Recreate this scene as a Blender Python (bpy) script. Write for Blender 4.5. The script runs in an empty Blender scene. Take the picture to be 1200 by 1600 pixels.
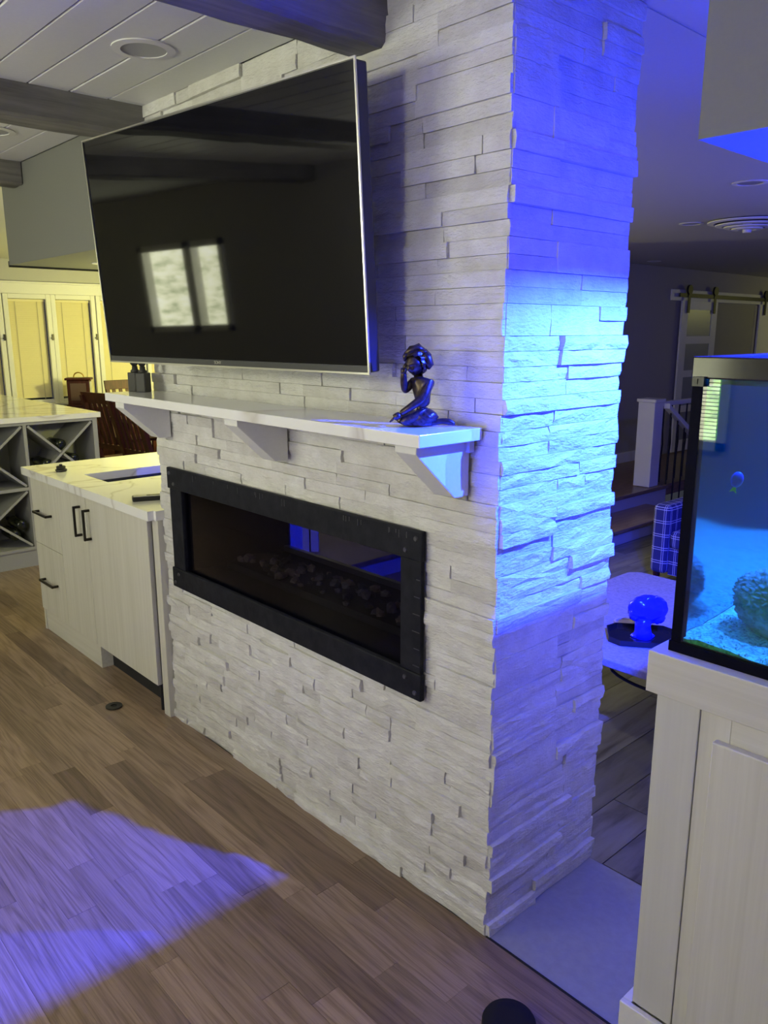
import bpy, bmesh, math, random
from mathutils import Vector, Matrix, Euler, noise

# ------------------------------------------------------------------ camera, world, light, exposure
S = bpy.context.scene
COL = S.collection
PI = math.pi
R = math.radians
rnd = random.Random(7)

cam_d = bpy.data.cameras.new('camera')
cam_d.sensor_fit = 'VERTICAL'
cam_d.sensor_height = 36.0
cam_d.lens = 36.0 * 1239.294 / 1600.0
cam_d.clip_start = 0.02
cam = bpy.data.objects.new('camera', cam_d)
COL.objects.link(cam)
cam.location = (1.19716, -1.46668, 1.627)
cam.rotation_euler = (R(77.1717), R(0.0511), R(47.5952))
S.camera = cam

S.view_settings.view_transform = 'Standard'
S.view_settings.look = 'None'
S.view_settings.gamma = 1.0
S.view_settings.use_curve_mapping = False
S.view_settings.exposure = 0.0

W = bpy.data.worlds.new('world')
S.world = W
W.use_nodes = True
W.node_tree.nodes['Background'].inputs[0].default_value = (0.55, 0.6, 0.8, 1)
W.node_tree.nodes['Background'].inputs[1].default_value = 0.05


def lamp(name, kind, loc, power, color, size=0.1, size_y=None, rot=(0, 0, 0), spread=None):
    d = bpy.data.lights.new(name, kind)
    d.energy = power
    d.color = color
    if kind == 'AREA':
        d.size = size
        if size_y:
            d.shape = 'RECTANGLE'
            d.size_y = size_y
        else:
            d.shape = 'DISK'
        if spread:
            d.spread = spread
    else:
        d.shadow_soft_size = size
    o = bpy.data.objects.new(name, d)
    COL.objects.link(o)
    o.location = loc
    o.rotation_euler = rot
    return o


WARM = (0.95, 0.95, 0.79)
YELLOW = (0.95, 0.93, 0.28)
LED = (0.009, 0.031, 1.0)
DEEP = (0.036, 0.034, 1.0)
# added unseen warm fills behind the camera, dining pendant (yellow), the two blue spots of the
# soffit over the tank and the deep blue bar over the water
KITCHEN_FILLS = [(-1.75, -2.45, 1.95, 33), (0.3, -2.7, 1.95, 44)]
for i, (x, y, z, p) in enumerate(KITCHEN_FILLS):
    lamp('kitchen_fill', 'POINT', (x, y, z), p, WARM, size=0.14)
lamp('bar_side_fill', 'POINT', (-2.9, 0.95, 1.4), 42, YELLOW, size=0.06)  # added unseen fill that yellows the left soffit underside
lamp('cabinet_blue_fill', 'AREA', (0.436, 0.53, 0.874), 2.3, (0.10, 0.10, 1.0), size=0.012, size_y=0.9, rot=(0, R(60), 0))  # added blue fill for the lower pillar side and the slab
DINING = (-6.2, 3.2, 1.65)
lamp('dining_light', 'POINT', DINING, 170, YELLOW, size=0.13)
LEDS = [(0.70, 0.29), (0.70, 0.73)]
for x, y in LEDS:
    lamp('blue_spot_light', 'AREA', (x, y, 1.955), 330, LED, size=0.022, rot=(0, R(53), 0))
BAR = (1.00, 0.40, 1.74)
lamp('blue_bar_light', 'POINT', BAR, 42, DEEP, size=0.05)
lamp('den_blue_fill', 'POINT', (0.4, 3.6, 2.15), 100, (0.10, 0.11, 1.0), size=0.12)  # added unseen blue fill for pillar side, slab and den
lamp('tank_cyan_fill', 'AREA', (1.0, 0.5, 1.515), 1.3, (0.40, 1.0, 0.95), size=0.9, size_y=0.05)  # added fill inside the tank, shifts the water towards cyan
lamp('entry_light', 'POINT', (-2.2, 12.4, 2.1), 20, YELLOW, size=0.15)

# ------------------------------------------------------------------ helpers
INV = {}


def tag(o, label=None, cat=None, group=None, kind=None):
    if label: o['label'] = label
    if cat: o['category'] = cat
    if group: o['group'] = group
    if kind: o['kind'] = kind
    return o


def thing(name, label, cat, loc=(0, 0, 0), rot=None, group=None):
    """Empty at the thing's base. Without rot its parts are modelled in world space."""
    o = bpy.data.objects.new(name, None)
    o.empty_display_size = 0.05
    COL.objects.link(o)
    o.location = loc
    if rot is not None:
        o.rotation_euler = rot if isinstance(rot, tuple) else (0, 0, rot)
    else:
        INV[o] = Matrix.Translation(Vector(loc)).inverted()
    return tag(o, label, cat, group)


def link(name, me, mat, parent=None, bevel=0, seg=2, smooth=False, sub=0):
    o = bpy.data.objects.new(name, me)
    COL.objects.link(o)
    if mat and not me.materials:
        me.materials.append(mat)
    if parent is not None:
        o.parent = parent
        if parent in INV:
            o.matrix_parent_inverse = INV[parent]
    if bevel:
        m = o.modifiers.new('bevel', 'BEVEL')
        m.width = bevel
        m.segments = seg
        m.limit_method = 'ANGLE'
        m.angle_limit = R(40)
    if sub:
        m = o.modifiers.new('sub', 'SUBSURF')
        m.levels = sub
        m.render_levels = sub
    if smooth:
        for p in me.polygons:
            p.use_smooth = True
    return o


def obj(name, bm, mat, parent=None, **k):
    me = bpy.data.meshes.new(name)
    bmesh.ops.recalc_face_normals(bm, faces=bm.faces)
    bm.to_mesh(me)
    bm.free()
    return link(name, me, mat, parent, **k)


def struct(name, bm, mat, **k):
    o = obj(name, bm, mat, **k)
    o['kind'] = 'structure'
    return o


def NB():
    return bmesh.new()


def box(bm, x0, x1, y0, y1, z0, z1):
    v = [bm.verts.new(c) for c in ((x0, y0, z0), (x1, y0, z0), (x1, y1, z0), (x0, y1, z0),
                                   (x0, y0, z1), (x1, y0, z1), (x1, y1, z1), (x0, y1, z1))]
    for f in ((0, 3, 2, 1), (4, 5, 6, 7), (0, 1, 5, 4), (1, 2, 6, 5), (2, 3, 7, 6), (3, 0, 4, 7)):
        bm.faces.new([v[i] for i in f])
    return bm


def B(*a):
    return box(NB(), *a)


def prism(bm, pts, a0, a1, axis):
    """pts 2D outline, extruded along axis ('x': pts=(y,z), 'y': (x,z), 'z': (x,y))"""
    def mk(p, a):
        return {'x': (a, p[0], p[1]), 'y': (p[0], a, p[1]), 'z': (p[0], p[1], a)}[axis]
    A = [bm.verts.new(mk(p, a0)) for p in pts]
    C = [bm.verts.new(mk(p, a1)) for p in pts]
    bm.faces.new(A)
    bm.faces.new(C[::-1])
    n = len(pts)
    for i in range(n):
        bm.faces.new([A[i], C[i], C[(i + 1) % n], A[(i + 1) % n]])
    return bm


def ring(bm, c, n, u, v, r, seg, ru=1, rv=1):
    return [bm.verts.new(c + u * (r * ru * math.cos(2 * PI * i / seg)) + v * (r * rv * math.sin(2 * PI * i / seg)))
            for i in range(seg)]


def frame_of(d):
    d = d.normalized()
    a = Vector((0, 0, 1)) if abs(d.z) < 0.9 else Vector((1, 0, 0))
    u = d.cross(a).normalized()
    return u, d.cross(u).normalized()


def cyl(bm, p0, p1, r0, r1=None, seg=16):
    r1 = r0 if r1 is None else r1
    p0, p1 = Vector(p0), Vector(p1)
    u, v = frame_of(p1 - p0)
    A = ring(bm, p0, None, u, v, r0, seg)
    C = ring(bm, p1, None, u, v, r1, seg)
    bm.faces.new(A); bm.faces.new(C[::-1])
    for i in range(seg):
        bm.faces.new([A[i], C[i], C[(i + 1) % seg], A[(i + 1) % seg]])
    return bm


def tube(bm, pts, r, seg=8):
    pts = [Vector(p) for p in pts]
    rr = r if isinstance(r, (list, tuple)) else [r] * len(pts)
    prev = None
    u0 = None
    for i, p in enumerate(pts):
        d = (pts[min(i + 1, len(pts) - 1)] - pts[max(i - 1, 0)]).normalized()
        if u0 is None:
            u0, v0 = frame_of(d)
        else:
            u0 = (u0 - d * u0.dot(d)).normalized()
            v0 = d.cross(u0)
        C = ring(bm, p, None, u0, v0, rr[i], seg)
        if prev:
            for k in range(seg):
                bm.faces.new([prev[k], C[k], C[(k + 1) % seg], prev[(k + 1) % seg]])
        else:
            bm.faces.new(C)
        prev = C
    bm.faces.new(prev[::-1])
    return bm


def lathe(bm, prof, c=(0, 0, 0), seg=24):
    """prof: (r, z) from bottom to top, closed at the axis"""
    c = Vector(c)
    rings = []
    for r, z in prof:
        rings.append([bm.verts.new(c + Vector((r * math.cos(2 * PI * i / seg), r * math.sin(2 * PI * i / seg), z)))
                      for i in range(seg)])
    for a, b in zip(rings, rings[1:]):
        for i in range(seg):
            bm.faces.new([a[i], a[(i + 1) % seg], b[(i + 1) % seg], b[i]])
    bm.faces.new(rings[0][::-1]); bm.faces.new(rings[-1])
    return bm


def blob(bm, c, r, sub=2, scale=(1, 1, 1), nz=0.0, freq=3.0, seed=0.0):
    ret = bmesh.ops.create_icosphere(bm, subdivisions=sub, radius=1.0)
    for v in ret['verts']:
        n = v.co.normalized()
        k = 1 + nz * noise.noise(n * freq + Vector((seed, seed * 2.3, -seed)))
        v.co = Vector(c) + Vector((n.x * scale[0], n.y * scale[1], n.z * scale[2])) * (r * k)
    return bm


# ------------------------------------------------------------------ materials
def mat(name, color, rough=0.5, metal=0.0, spec=0.5):
    m = bpy.data.materials.new(name)
    m.use_nodes = True
    b = m.node_tree.nodes['Principled BSDF']
    b.inputs['Base Color'].default_value = (*color, 1)
    b.inputs['Roughness'].default_value = rough
    b.inputs['Metallic'].default_value = metal
    b.inputs['Specular IOR Level'].default_value = spec
    return m


class N:
    """small node-tree helper"""
    def __init__(s, m):
        s.m = m
        s.t = m.node_tree
        s.b = s.t.nodes.get('Principled BSDF')

    def n(s, typ, **k):
        x = s.t.nodes.new(typ)
        for a, v in k.items():
            if a.startswith('i_'):
                x.inputs[a[2:].replace('_', ' ')].default_value = v
            else:
                setattr(x, a, v)
        return x

    def l(s, a, b):
        s.t.links.new(a, b)

    def coords(s, scale=(1, 1, 1), rot=(0, 0, 0), world=False):
        if world:
            g = s.n('ShaderNodeNewGeometry').outputs['Position']
        else:
            g = s.n('ShaderNodeTexCoord').outputs['Object']
        mp = s.n('ShaderNodeMapping')
        mp.inputs['Scale'].default_value = scale
        mp.inputs['Rotation'].default_value = rot
        s.l(g, mp.inputs['Vector'])
        return mp.outputs['Vector']

    def noise(s, vec, scale, detail=4, rough=0.55, dist=0.0):
        x = s.n('ShaderNodeTexNoise')
        x.inputs['Scale'].default_value = scale
        x.inputs['Detail'].default_value = detail
        x.inputs['Roughness'].default_value = rough
        x.inputs['Distortion'].default_value = dist
        s.l(vec, x.inputs['Vector'])
        return x.outputs['Fac']

    def ramp(s, fac, stops):
        x = s.n('ShaderNodeValToRGB')
        e = x.color_ramp.elements
        while len(e) < len(stops):
            e.new(0.5)
        for el, (p, c) in zip(e, stops):
            el.position = p
            el.color = (*c, 1)
        s.l(fac, x.inputs['Fac'])
        return x.outputs['Color']

    def mix(s, fac, a, b, mode='MIX'):
        x = s.n('ShaderNodeMix', data_type='RGBA', blend_type=mode)
        for sock, v in ((x.inputs[0], fac), (x.inputs[6], a), (x.inputs[7], b)):
            if isinstance(v, (int, float)):
                sock.default_value = v
            elif isinstance(v, tuple):
                sock.default_value = (*v, 1)
            else:
                s.l(v, sock)
        return x.outputs[2]

    def math(s, op, a, b=None, c=None):
        x = s.n('ShaderNodeMath', operation=op)
        for i, v in enumerate((a, b, c)):
            if v is None: continue
            if isinstance(v, (int, float)):
                x.inputs[i].default_value = v
            else:
                s.l(v, x.inputs[i])
        return x.outputs[0]

    def bump(s, h, strength=0.3, dist=0.005):
        x = s.n('ShaderNodeBump')
        x.inputs['Strength'].default_value = strength
        x.inputs['Distance'].default_value = dist
        s.l(h, x.inputs['Height'])
        s.l(x.outputs['Normal'], s.b.inputs['Normal'])

    def color(s, c):
        s.l(c, s.b.inputs['Base Color'])

    def rand(s):
        return s.n('ShaderNodeObjectInfo').outputs['Random']


def stone_mat():
    m = mat('split_face_quartz', (0.72, 0.71, 0.68), 0.62, spec=0.35)
    k = N(m)
    v = k.coords()
    big = k.noise(v, 14, 5)
    fine = k.noise(v, 60, 6, 0.65)
    st = k.noise(k.coords((30, 30, 95)), 1.6, 5, 0.6)
    c = k.ramp(big, [(0.3, (0.66, 0.645, 0.60)), (0.7, (0.80, 0.79, 0.765))])
    t = k.ramp(k.rand(), [(0.0, (0.84, 0.83, 0.82)), (0.3, (0.97, 0.96, 0.95)), (1.0, (1, 1, 1))])
    c = k.mix(1.0, c, t, 'MULTIPLY')
    k.color(c)
    h = k.math('ADD', k.math('MULTIPLY', fine, 0.5), k.math('ADD', st, k.math('MULTIPLY', big, 1.2)))
    k.bump(h, 0.75, 0.009)
    return m


def oak_mat(name='red_oak', base=((0.20, 0.138, 0.088), (0.34, 0.245, 0.172)), along='x', rough=0.33, per=True):
    m = mat(name, base[0], rough, spec=0.4)
    k = N(m)
    sc = (0.5, 7, 7) if along == 'x' else (7, 0.5, 7)
    mp = k.n('ShaderNodeMapping')
    mp.inputs['Scale'].default_value = sc
    tc = k.n('ShaderNodeTexCoord').outputs['Object']
    off = k.n('ShaderNodeVectorMath', operation='ADD')
    k.l(tc, off.inputs[0])
    if per:
        cx = k.n('ShaderNodeCombineXYZ')
        r_ = k.rand()
        k.l(k.math('MULTIPLY', r_, 37.0), cx.inputs[0])
        k.l(k.math('MULTIPLY', r_, 91.0), cx.inputs[2])
        k.l(cx.outputs[0], off.inputs[1])
    k.l(off.outputs[0], mp.inputs['Vector'])
    vec = mp.outputs['Vector']
    big = k.noise(vec, 1.3, 3, 0.5, 0.4)
    rings = k.math('FRACT', k.math('MULTIPLY', big, 11.0))
    rings = k.math('ABSOLUTE', k.math('SUBTRACT', rings, 0.5))
    mp2 = k.n('ShaderNodeMapping')
    mp2.inputs['Scale'].default_value = (4, 160, 160) if along == 'x' else (160, 4, 160)
    k.l(off.outputs[0], mp2.inputs['Vector'])
    pores = k.noise(mp2.outputs['Vector'], 1.6, 4, 0.6)
    c = k.ramp(rings, [(0.0, tuple(x * 0.85 + y_ * 0.1 for x, y_ in zip(base[0], base[1]))), (0.14, tuple(x * 0.6 + y_ * 0.4 for x, y_ in zip(base[0], base[1]))), (0.36, base[1])])
    c = k.mix(0.30, c, k.ramp(pores, [(0.38, tuple(x * 0.62 for x in base[0])), (0.56, base[1])]))
    if per:
        t = k.ramp(k.rand(), [(0.0, (0.62, 0.58, 0.56)), (0.2, (0.84, 0.82, 0.80)), (0.6, (1.0, 0.97, 0.94)), (1.0, (1.18, 1.15, 1.10))])
        c = k.mix(1.0, c, t, 'MULTIPLY')
    k.color(c)
    k.bump(pores, 0.12, 0.001)
    return m


def pale_wood_mat(name, a=(0.55, 0.53, 0.45), b=(0.63, 0.61, 0.535), along='z', rough=0.5):
    m = mat(name, a, rough, spec=0.3)
    k = N(m)
    sc = {'z': (70, 70, 1.6), 'x': (1.6, 70, 70), 'y': (70, 1.6, 70)}[along]
    f = k.noise(k.coords(sc), 1.0, 4, 0.6)
    sc2 = {'z': (14, 14, 0.5), 'x': (0.5, 14, 14), 'y': (14, 0.5, 14)}[along]
    g = k.noise(k.coords(sc2), 1.0, 2, 0.5)
    f = k.math('ADD', k.math('MULTIPLY', f, 0.6), k.math('MULTIPLY', g, 0.4))
    k.color(k.ramp(f, [(0.36, a), (0.62, b)]))
    k.bump(f, 0.06, 0.001)
    return m


def quartz_mat():
    m = mat('veined_quartz', (0.80, 0.79, 0.76), 0.12, spec=0.5)
    k = N(m)
    v = k.coords((1, 1, 1))
    n = k.noise(v, 1.1, 4, 0.5, 1.0)
    d = k.math('ABSOLUTE', k.math('SUBTRACT', n, 0.5))
    c = k.ramp(d, [(0.0, (0.60, 0.57, 0.52)), (0.008, (0.74, 0.72, 0.69)), (0.02, (0.82, 0.81, 0.78))])
    k.color(c)
    return m


def painted(name, c, rough=0.55, scale=120, bump=0.05):
    m = mat(name, c, rough, spec=0.3)
    k = N(m)
    n = k.noise(k.coords(), scale, 3)
    k.color(k.ramp(n, [(0.3, tuple(x * 0.96 for x in c)), (0.7, c)]))
    k.bump(n, bump, 0.002)
    return m


def timber_mat():
    m = mat('weathered_grey_timber', (0.2, 0.19, 0.17), 0.6, spec=0.3)
    k = N(m)
    f = k.noise(k.coords((26, 1.5, 26)), 1.2, 5, 0.65, 0.3)
    g = k.noise(k.coords((3, 2, 3)), 2.0, 3)
    c = k.ramp(f, [(0.3, (0.085, 0.08, 0.075)), (0.7, (0.25, 0.24, 0.22))])
    c = k.mix(0.35, c, k.ramp(g, [(0.35, (0.10, 0.095, 0.085)), (0.7, (0.27, 0.26, 0.24))]))
    k.color(c)
    k.bump(f, 0.4, 0.006)
    return m


def glass_mat(name, tint=(1, 1, 1), rough=0.0, ior=1.5, gloss_tint=(1, 1, 1)):
    """thin pane: straight-through transparency plus a fresnel reflection"""
    m = bpy.data.materials.new(name)
    m.use_nodes = True
    t = m.node_tree
    t.nodes.remove(t.nodes['Principled BSDF'])
    out = t.nodes['Material Output']
    tr = t.nodes.new('ShaderNodeBsdfTransparent'); tr.inputs[0].default_value = (*tint, 1)
    gl = t.nodes.new('ShaderNodeBsdfGlossy'); gl.inputs['Roughness'].default_value = rough
    gl.inputs[0].default_value = (*gloss_tint, 1)
    fr = t.nodes.new('ShaderNodeFresnel'); fr.inputs[0].default_value = ior
    mx = t.nodes.new('ShaderNodeMixShader')
    t.links.new(fr.outputs[0], mx.inputs[0])
    t.links.new(tr.outputs[0], mx.inputs[1])
    t.links.new(gl.outputs[0], mx.inputs[2])
    t.links.new(mx.outputs[0], out.inputs[0])
    return m


def emit_mat(name, c, s):
    m = mat(name, c, 0.5)
    b = m.node_tree.nodes['Principled BSDF']
    b.inputs['Emission Color'].default_value = (*c, 1)
    b.inputs['Emission Strength'].default_value = s
    return m


M = {}
M['stone'] = stone_mat()
M['core'] = painted('mortar', (0.42, 0.41, 0.39), 0.9)
M['oak'] = oak_mat()
M['oak_far'] = oak_mat('red_oak_field', per=False)
M['cab'] = pale_wood_mat('pale_grain_laminate')
M['cab_h'] = pale_wood_mat('pale_grain_laminate_horizontal', along='x')
M['quartz'] = quartz_mat()
M['ceil'] = painted('shiplap_white', (0.72, 0.715, 0.71), 0.42)
M['ceil_smooth'] = painted('ceiling_white', (0.66, 0.66, 0.65), 0.7)
M['ceil_den'] = painted('ceiling_white_darkened', (0.50, 0.50, 0.50), 0.7)  # ceiling white darkened in the colour to offset lamp light spilling into the den
M['wall'] = painted('wall_greige', (0.46, 0.45, 0.43), 0.7)
M['wall_den'] = painted('wall_taupe', (0.36, 0.34, 0.335), 0.7)
M['soffit'] = painted('soffit_grey', (0.195, 0.195, 0.178), 0.7)
M['white'] = painted('white_trim', (0.74, 0.73, 0.70), 0.45)
M['timber'] = timber_mat()
M['rack'] = painted('rack_grey_white', (0.34, 0.34, 0.345), 0.5)
M['black_metal'] = mat('black_iron', (0.014, 0.014, 0.017), 0.5, 0.0, 0.3)
M['black'] = mat('black_plastic', (0.012, 0.012, 0.014), 0.35)
M['dark_void'] = mat('dark_interior', (0.012, 0.012, 0.015), 0.7)
M['silver'] = mat('brushed_silver', (0.62, 0.60, 0.56), 0.28, 1.0)
M['cherry'] = mat('cherry_wood', (0.085, 0.022, 0.014), 0.5, spec=0.25)
M['handle'] = mat('dark_bronze_handle', (0.03, 0.026, 0.022), 0.35, 0.7)
k = N(M['cherry']); k.color(k.ramp(k.noise(k.coords((20, 20, 2)), 2, 4), [(0.3, (0.030, 0.006, 0.004)), (0.7, (0.075, 0.018, 0.011))]))

# ------------------------------------------------------------------ setting: floors, walls, ceilings
CZ = 2.42
PL0 = -1.745
fl = struct('floor', B(-8.7, 3.2, -3.3, 0.0, -0.12, -0.008), M['oak_far'])
# oak strips (parts of the floor) where single boards can be told apart
pw = 0.083
row = 0
y = -0.075
while y > -2.05:
    xs, xe = -5.2 + min(0, (y + 1.2)) * -1.6, min(1.1, 0.62 - y * 0.35)
    x = xs - rnd.uniform(0, 0.8)
    while x < xe:
        L = rnd.choice((0.35, 0.6, 0.85, 1.1, 1.5)) * rnd.uniform(0.85, 1.15)
        if x + L > xs:
            dz = rnd.uniform(-0.0004, 0.0004)
            bm = B(x + 0.0004, x + L - 0.0004, y - pw + 0.0003, y - 0.0003, -0.008, dz)
            obj('plank', bm, M['oak'], fl)
        x += L
    y -= pw
    row += 1
M['oak_edge'] = oak_mat('red_oak_border', ((0.20, 0.138, 0.088), (0.32, 0.235, 0.165)), per=True)
x = -5.4
while x < 0.9:
    L = rnd.uniform(1.2, 1.9)
    obj('border_plank', B(x, min(x + L, 0.95) - 0.001, -0.0745, -0.0005, -0.008, 0.0008), M['oak_edge'], fl)
    x += L
struct('floor_dining', B(-8.7, -3.0, 0.0, 4.6, -0.12, 0.0), M['oak_far'])
struct('floor_bar', B(-3.0, PL0 - 0.02, 0.0, 0.78, -0.42, 0.0), M['oak_far'])
struct('floor_landing', B(-4.3, -3.0, 4.6, 13.2, -0.12, 0.0), oak_mat('landing_oak', ((0.15, 0.085, 0.045), (0.26, 0.16, 0.09)), along='y', per=False))
# step tread and risers down to the den
tr_m = oak_mat('tread_oak', ((0.16, 0.10, 0.06), (0.27, 0.18, 0.11)), along='y', per=False)
struct('trim_1', B(-3.02, -2.97, 0.55, 6.52, -0.035, 0.004), tr_m, bevel=0.006)
struct('trim_2', B(-3.0, -2.985, 0.55, 6.5, -0.3, -0.035), M['wall'])
struct('trim_3', B(-3.0, -2.54, 0.55, 6.1, -0.185, -0.15), tr_m, bevel=0.006)
struct('trim_4', B(-2.60, -2.57, 0.55, 6.08, -0.3, -0.185), M['wall'])
# den floor: wood-look tile
den = struct('floor_den', B(-3.0, 3.2, 0.5, 13.2, -0.42, -0.306), painted('grout', (0.16, 0.155, 0.15), 0.9))


def tile_mat():
    m = mat('wood_look_tile', (0.3, 0.28, 0.26), 0.45)
    k = N(m)
    cx = k.n('ShaderNodeCombineXYZ'); r_ = k.rand()
    k.l(k.math('MULTIPLY', r_, 53.0), cx.inputs[0]); k.l(k.math('MULTIPLY', r_, 17.0), cx.inputs[1])
    off = k.n('ShaderNodeVectorMath', operation='ADD')
    k.l(k.n('ShaderNodeTexCoord').outputs['Object'], off.inputs[0]); k.l(cx.outputs[0], off.inputs[1])
    mp = k.n('ShaderNodeMapping'); mp.inputs['Scale'].default_value = (11, 1.4, 11); k.l(off.outputs[0], mp.inputs['Vector'])
    f = k.noise(mp.outputs['Vector'], 1.3, 5, 0.6, 0.5)
    c = k.ramp(f, [(0.30, (0.12, 0.108, 0.095)), (0.48, (0.25, 0.235, 0.21)), (0.75, (0.34, 0.325, 0.30))])
    c = k.mix(1.0, c, k.ramp(k.rand(), [(0, (0.72, 0.72, 0.72)), (1, (1.1, 1.1, 1.1))]), 'MULTIPLY')
    k.color(c)
    return m


M['tile'] = tile_mat()
x = -2.56
while x < 0.9:
    y = 0.52 - rnd.uniform(0, 1.0)
    while y < 7.4:
        y1 = y + 1.2
        if y1 > 0.55:
            obj('tile', B(x, x + 0.196, max(y, 0.52), y1 - 0.005, -0.306, -0.3 + rnd.uniform(-0.0005, 0.0005)), M['tile'], den)
        y = y1
    x += 0.2

# grey hearth slab in the passage and its dark metal edge strip
slab_m = mat('honed_grey_slab', (0.27, 0.275, 0.30), 0.55)
k = N(slab_m); k.color(k.ramp(k.noise(k.coords(), 40, 5), [(0.3, (0.25, 0.255, 0.28)), (0.7, (0.29, 0.295, 0.32))]))
slab = struct('floor_threshold', B(-0.01, 1.9, 0.006, 0.503, -0.30, 0.0), slab_m)
obj('edge_strip', B(0.004, 1.9, 0.0, 0.006, -0.008, 0.0025), M['black_metal'], slab)
obj('tile_nosing', B(0.0, 1.9, 0.504, 0.52, -0.3, -0.012), M['tile'], slab)

# ceilings
cl = struct('ceiling', B(-3.2, 3.2, -3.3, 0.02, CZ + 0.012, CZ + 0.1), M['core'])
y = 0.0
r_i = 0
while y > -3.25:
    x = -3.2 - rnd.uniform(0.0, 1.2)
    while x < 1.6:
        L = rnd.uniform(1.1, 2.4)
        x0, x1 = max(x, -3.19), min(x + L, 1.6)
        if x1 - x0 > 0.05:
            z = CZ + rnd.uniform(-0.0008, 0.0008)
            obj('plank', B(x0 + 0.001, x1 - 0.001, y - 0.1345, y - 0.0015, z, CZ + 0.013), M['ceil'], cl, bevel=0.003, seg=1)
        x += L
    y -= 0.137
struct('ceiling_dining', B(-8.7, -3.2, -3.3, 4.6, CZ, CZ + 0.1), M['ceil_smooth'])
struct('ceiling_bar', B(-3.2, 0.0, 0.5, 4.6, CZ, CZ + 0.1), M['ceil_den'])
struct('ceiling_den', B(-4.3, 3.2, 0.02, 13.2, CZ + 0.002, CZ + 0.1), M['ceil_den'])

# walls of the rooms
struct('wall_back', box(box(box(box(box(NB(), -8.7, -5.05, -3.3, -3.2, 0, CZ), -4.0, -2.25, -3.3, -3.2, 0, CZ),
                                -0.92, 3.2, -3.3, -3.2, 0, CZ), -5.05, -4.0, -3.3, -3.2, 2.02, CZ),
                        -5.05, -4.0, -3.3, -3.2, 0, 1.30), M['wall'])
struct('wall_back_sill', box(B(-2.25, -0.92, -3.3, -3.2, 0, 0.92), -2.25, -0.92, -3.3, -3.2, 2.06, CZ), M['wall'])
struct('wall_right', B(3.2, 3.3, -3.3, 13.2, -0.4, CZ), M['wall'])
struct('wall_far', B(-4.3, 3.3, 13.2, 13.3, -0.4, CZ), M['wall_den'])
struct('wall_den_left', B(-4.25, -4.12, 4.7, 13.2, 0, CZ), M['wall_den'])
struct('wall_dining', B(-8.7, -4.12, 4.6, 4.7, 0, CZ), M['wall'])
struct('baseboard_den', B(-4.12, -4.10, 4.7, 8.35, 0, 0.13), M['white'], bevel=0.004)
WX = -8.5
# window wall: rough openings are filled by the row of windows
win_y = [(0.33, 0.93), (0.97, 1.57), (1.58, 2.11), (2.11, 2.64), (2.65, 3.25), (3.27, 3.87)]
struct('wall_left', box(box(box(B(WX - 0.15, WX, -3.3, 0.33, 0, CZ), WX - 0.15, WX, 3.88, 4.6, 0, CZ),
                            WX - 0.15, WX, 0.33, 3.88, 0, 0.80), WX - 0.15, WX, 0.33, 3.88, 2.07, CZ), M['wall'])
struct('trim_5', box(B(WX, WX + 0.025, 0.2, 4.0, 2.05, 2.17), WX, WX + 0.05, 0.2, 4.0, 2.165, 2.185), M['white'], bevel=0.004)
struct('trim_6', B(WX, WX + 0.07, 0.2, 4.0, 0.775, 0.80), M['white'], bevel=0.004)
M['blind'] = mat('cream_blind', (0.78, 0.70, 0.42), 0.6)
M['nightglass'] = mat('dark_window_glass', (0.03, 0.035, 0.05), 0.05)
M['cord'] = mat('blind_cord', (0.55, 0.50, 0.33), 0.8)
for i, (a, b) in enumerate(win_y):
    wn = struct('window_%d' % (i + 1), box(box(box(B(WX - 0.02, WX + 0.02, a, a + 0.055, 0.80, 2.05), WX - 0.02, WX + 0.02, b - 0.055, b, 0.80, 2.05),
                WX - 0.02, WX + 0.02, a + 0.055, b - 0.055, 1.995, 2.05), WX - 0.02, WX + 0.02, a + 0.055, b - 0.055, 0.80, 0.845), M['white'], bevel=0.006)
    obj('pane', B(WX - 0.09, WX - 0.083, a + 0.05, b - 0.05, 0.84, 2.0), M['nightglass'], wn)
    bm = NB()
    z = 0.865
    while z < 1.965:
        prism(bm, [(WX - 0.038, z), (WX - 0.034, z + 0.0005), (WX - 0.046, z + 0.0228), (WX - 0.050, z + 0.0228)], a + 0.06, b - 0.06, 'y')
        z += 0.0212
    o = obj('blind_slats', bm, M['blind'], wn); o['kind'] = 'stuff'
    obj('head_rail', B(WX - 0.06, WX - 0.025, a + 0.058, b - 0.058, 1.965, 1.993), M['blind'], wn, bevel=0.003)
    for q in (0.2, 0.8):
        yy = a + 0.06 + (b - a - 0.12) * q
        obj('ladder_cord', B(WX - 0.034, WX - 0.0315, yy - 0.003, yy + 0.003, 0.85, 1.97), M['cord'], wn)
    bm = B(WX + 0.02, WX + 0.035, b - 0.02, b, 1.53, 1.60)
    box(bm, WX + 0.035, WX + 0.05, b - 0.035, b - 0.005, 1.545, 1.56)
    obj('latch', bm, M['handle'], wn)


# back wall windows, daylight behind their blinds (seen as reflections in TV and tank)
def day_mat():
    m = mat('daylit_garden_glass', (0.1, 0.1, 0.1), 0.3)
    k = N(m)
    n = k.noise(k.coords((1, 1, 2.4)), 5.5, 6, 0.65)
    c = k.ramp(n, [(0.36, (0.38, 0.44, 0.24)), (0.52, (0.86, 0.88, 0.58)), (0.72, (0.96, 0.98, 0.82))])
    k.l(c, k.b.inputs['Emission Color'])
    k.b.inputs['Emission Strength'].default_value = 12.0
    return m


M['day'] = day_mat()
M['slat_day'] = mat('white_open_blind', (0.70, 0.67, 0.55), 0.6)


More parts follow.
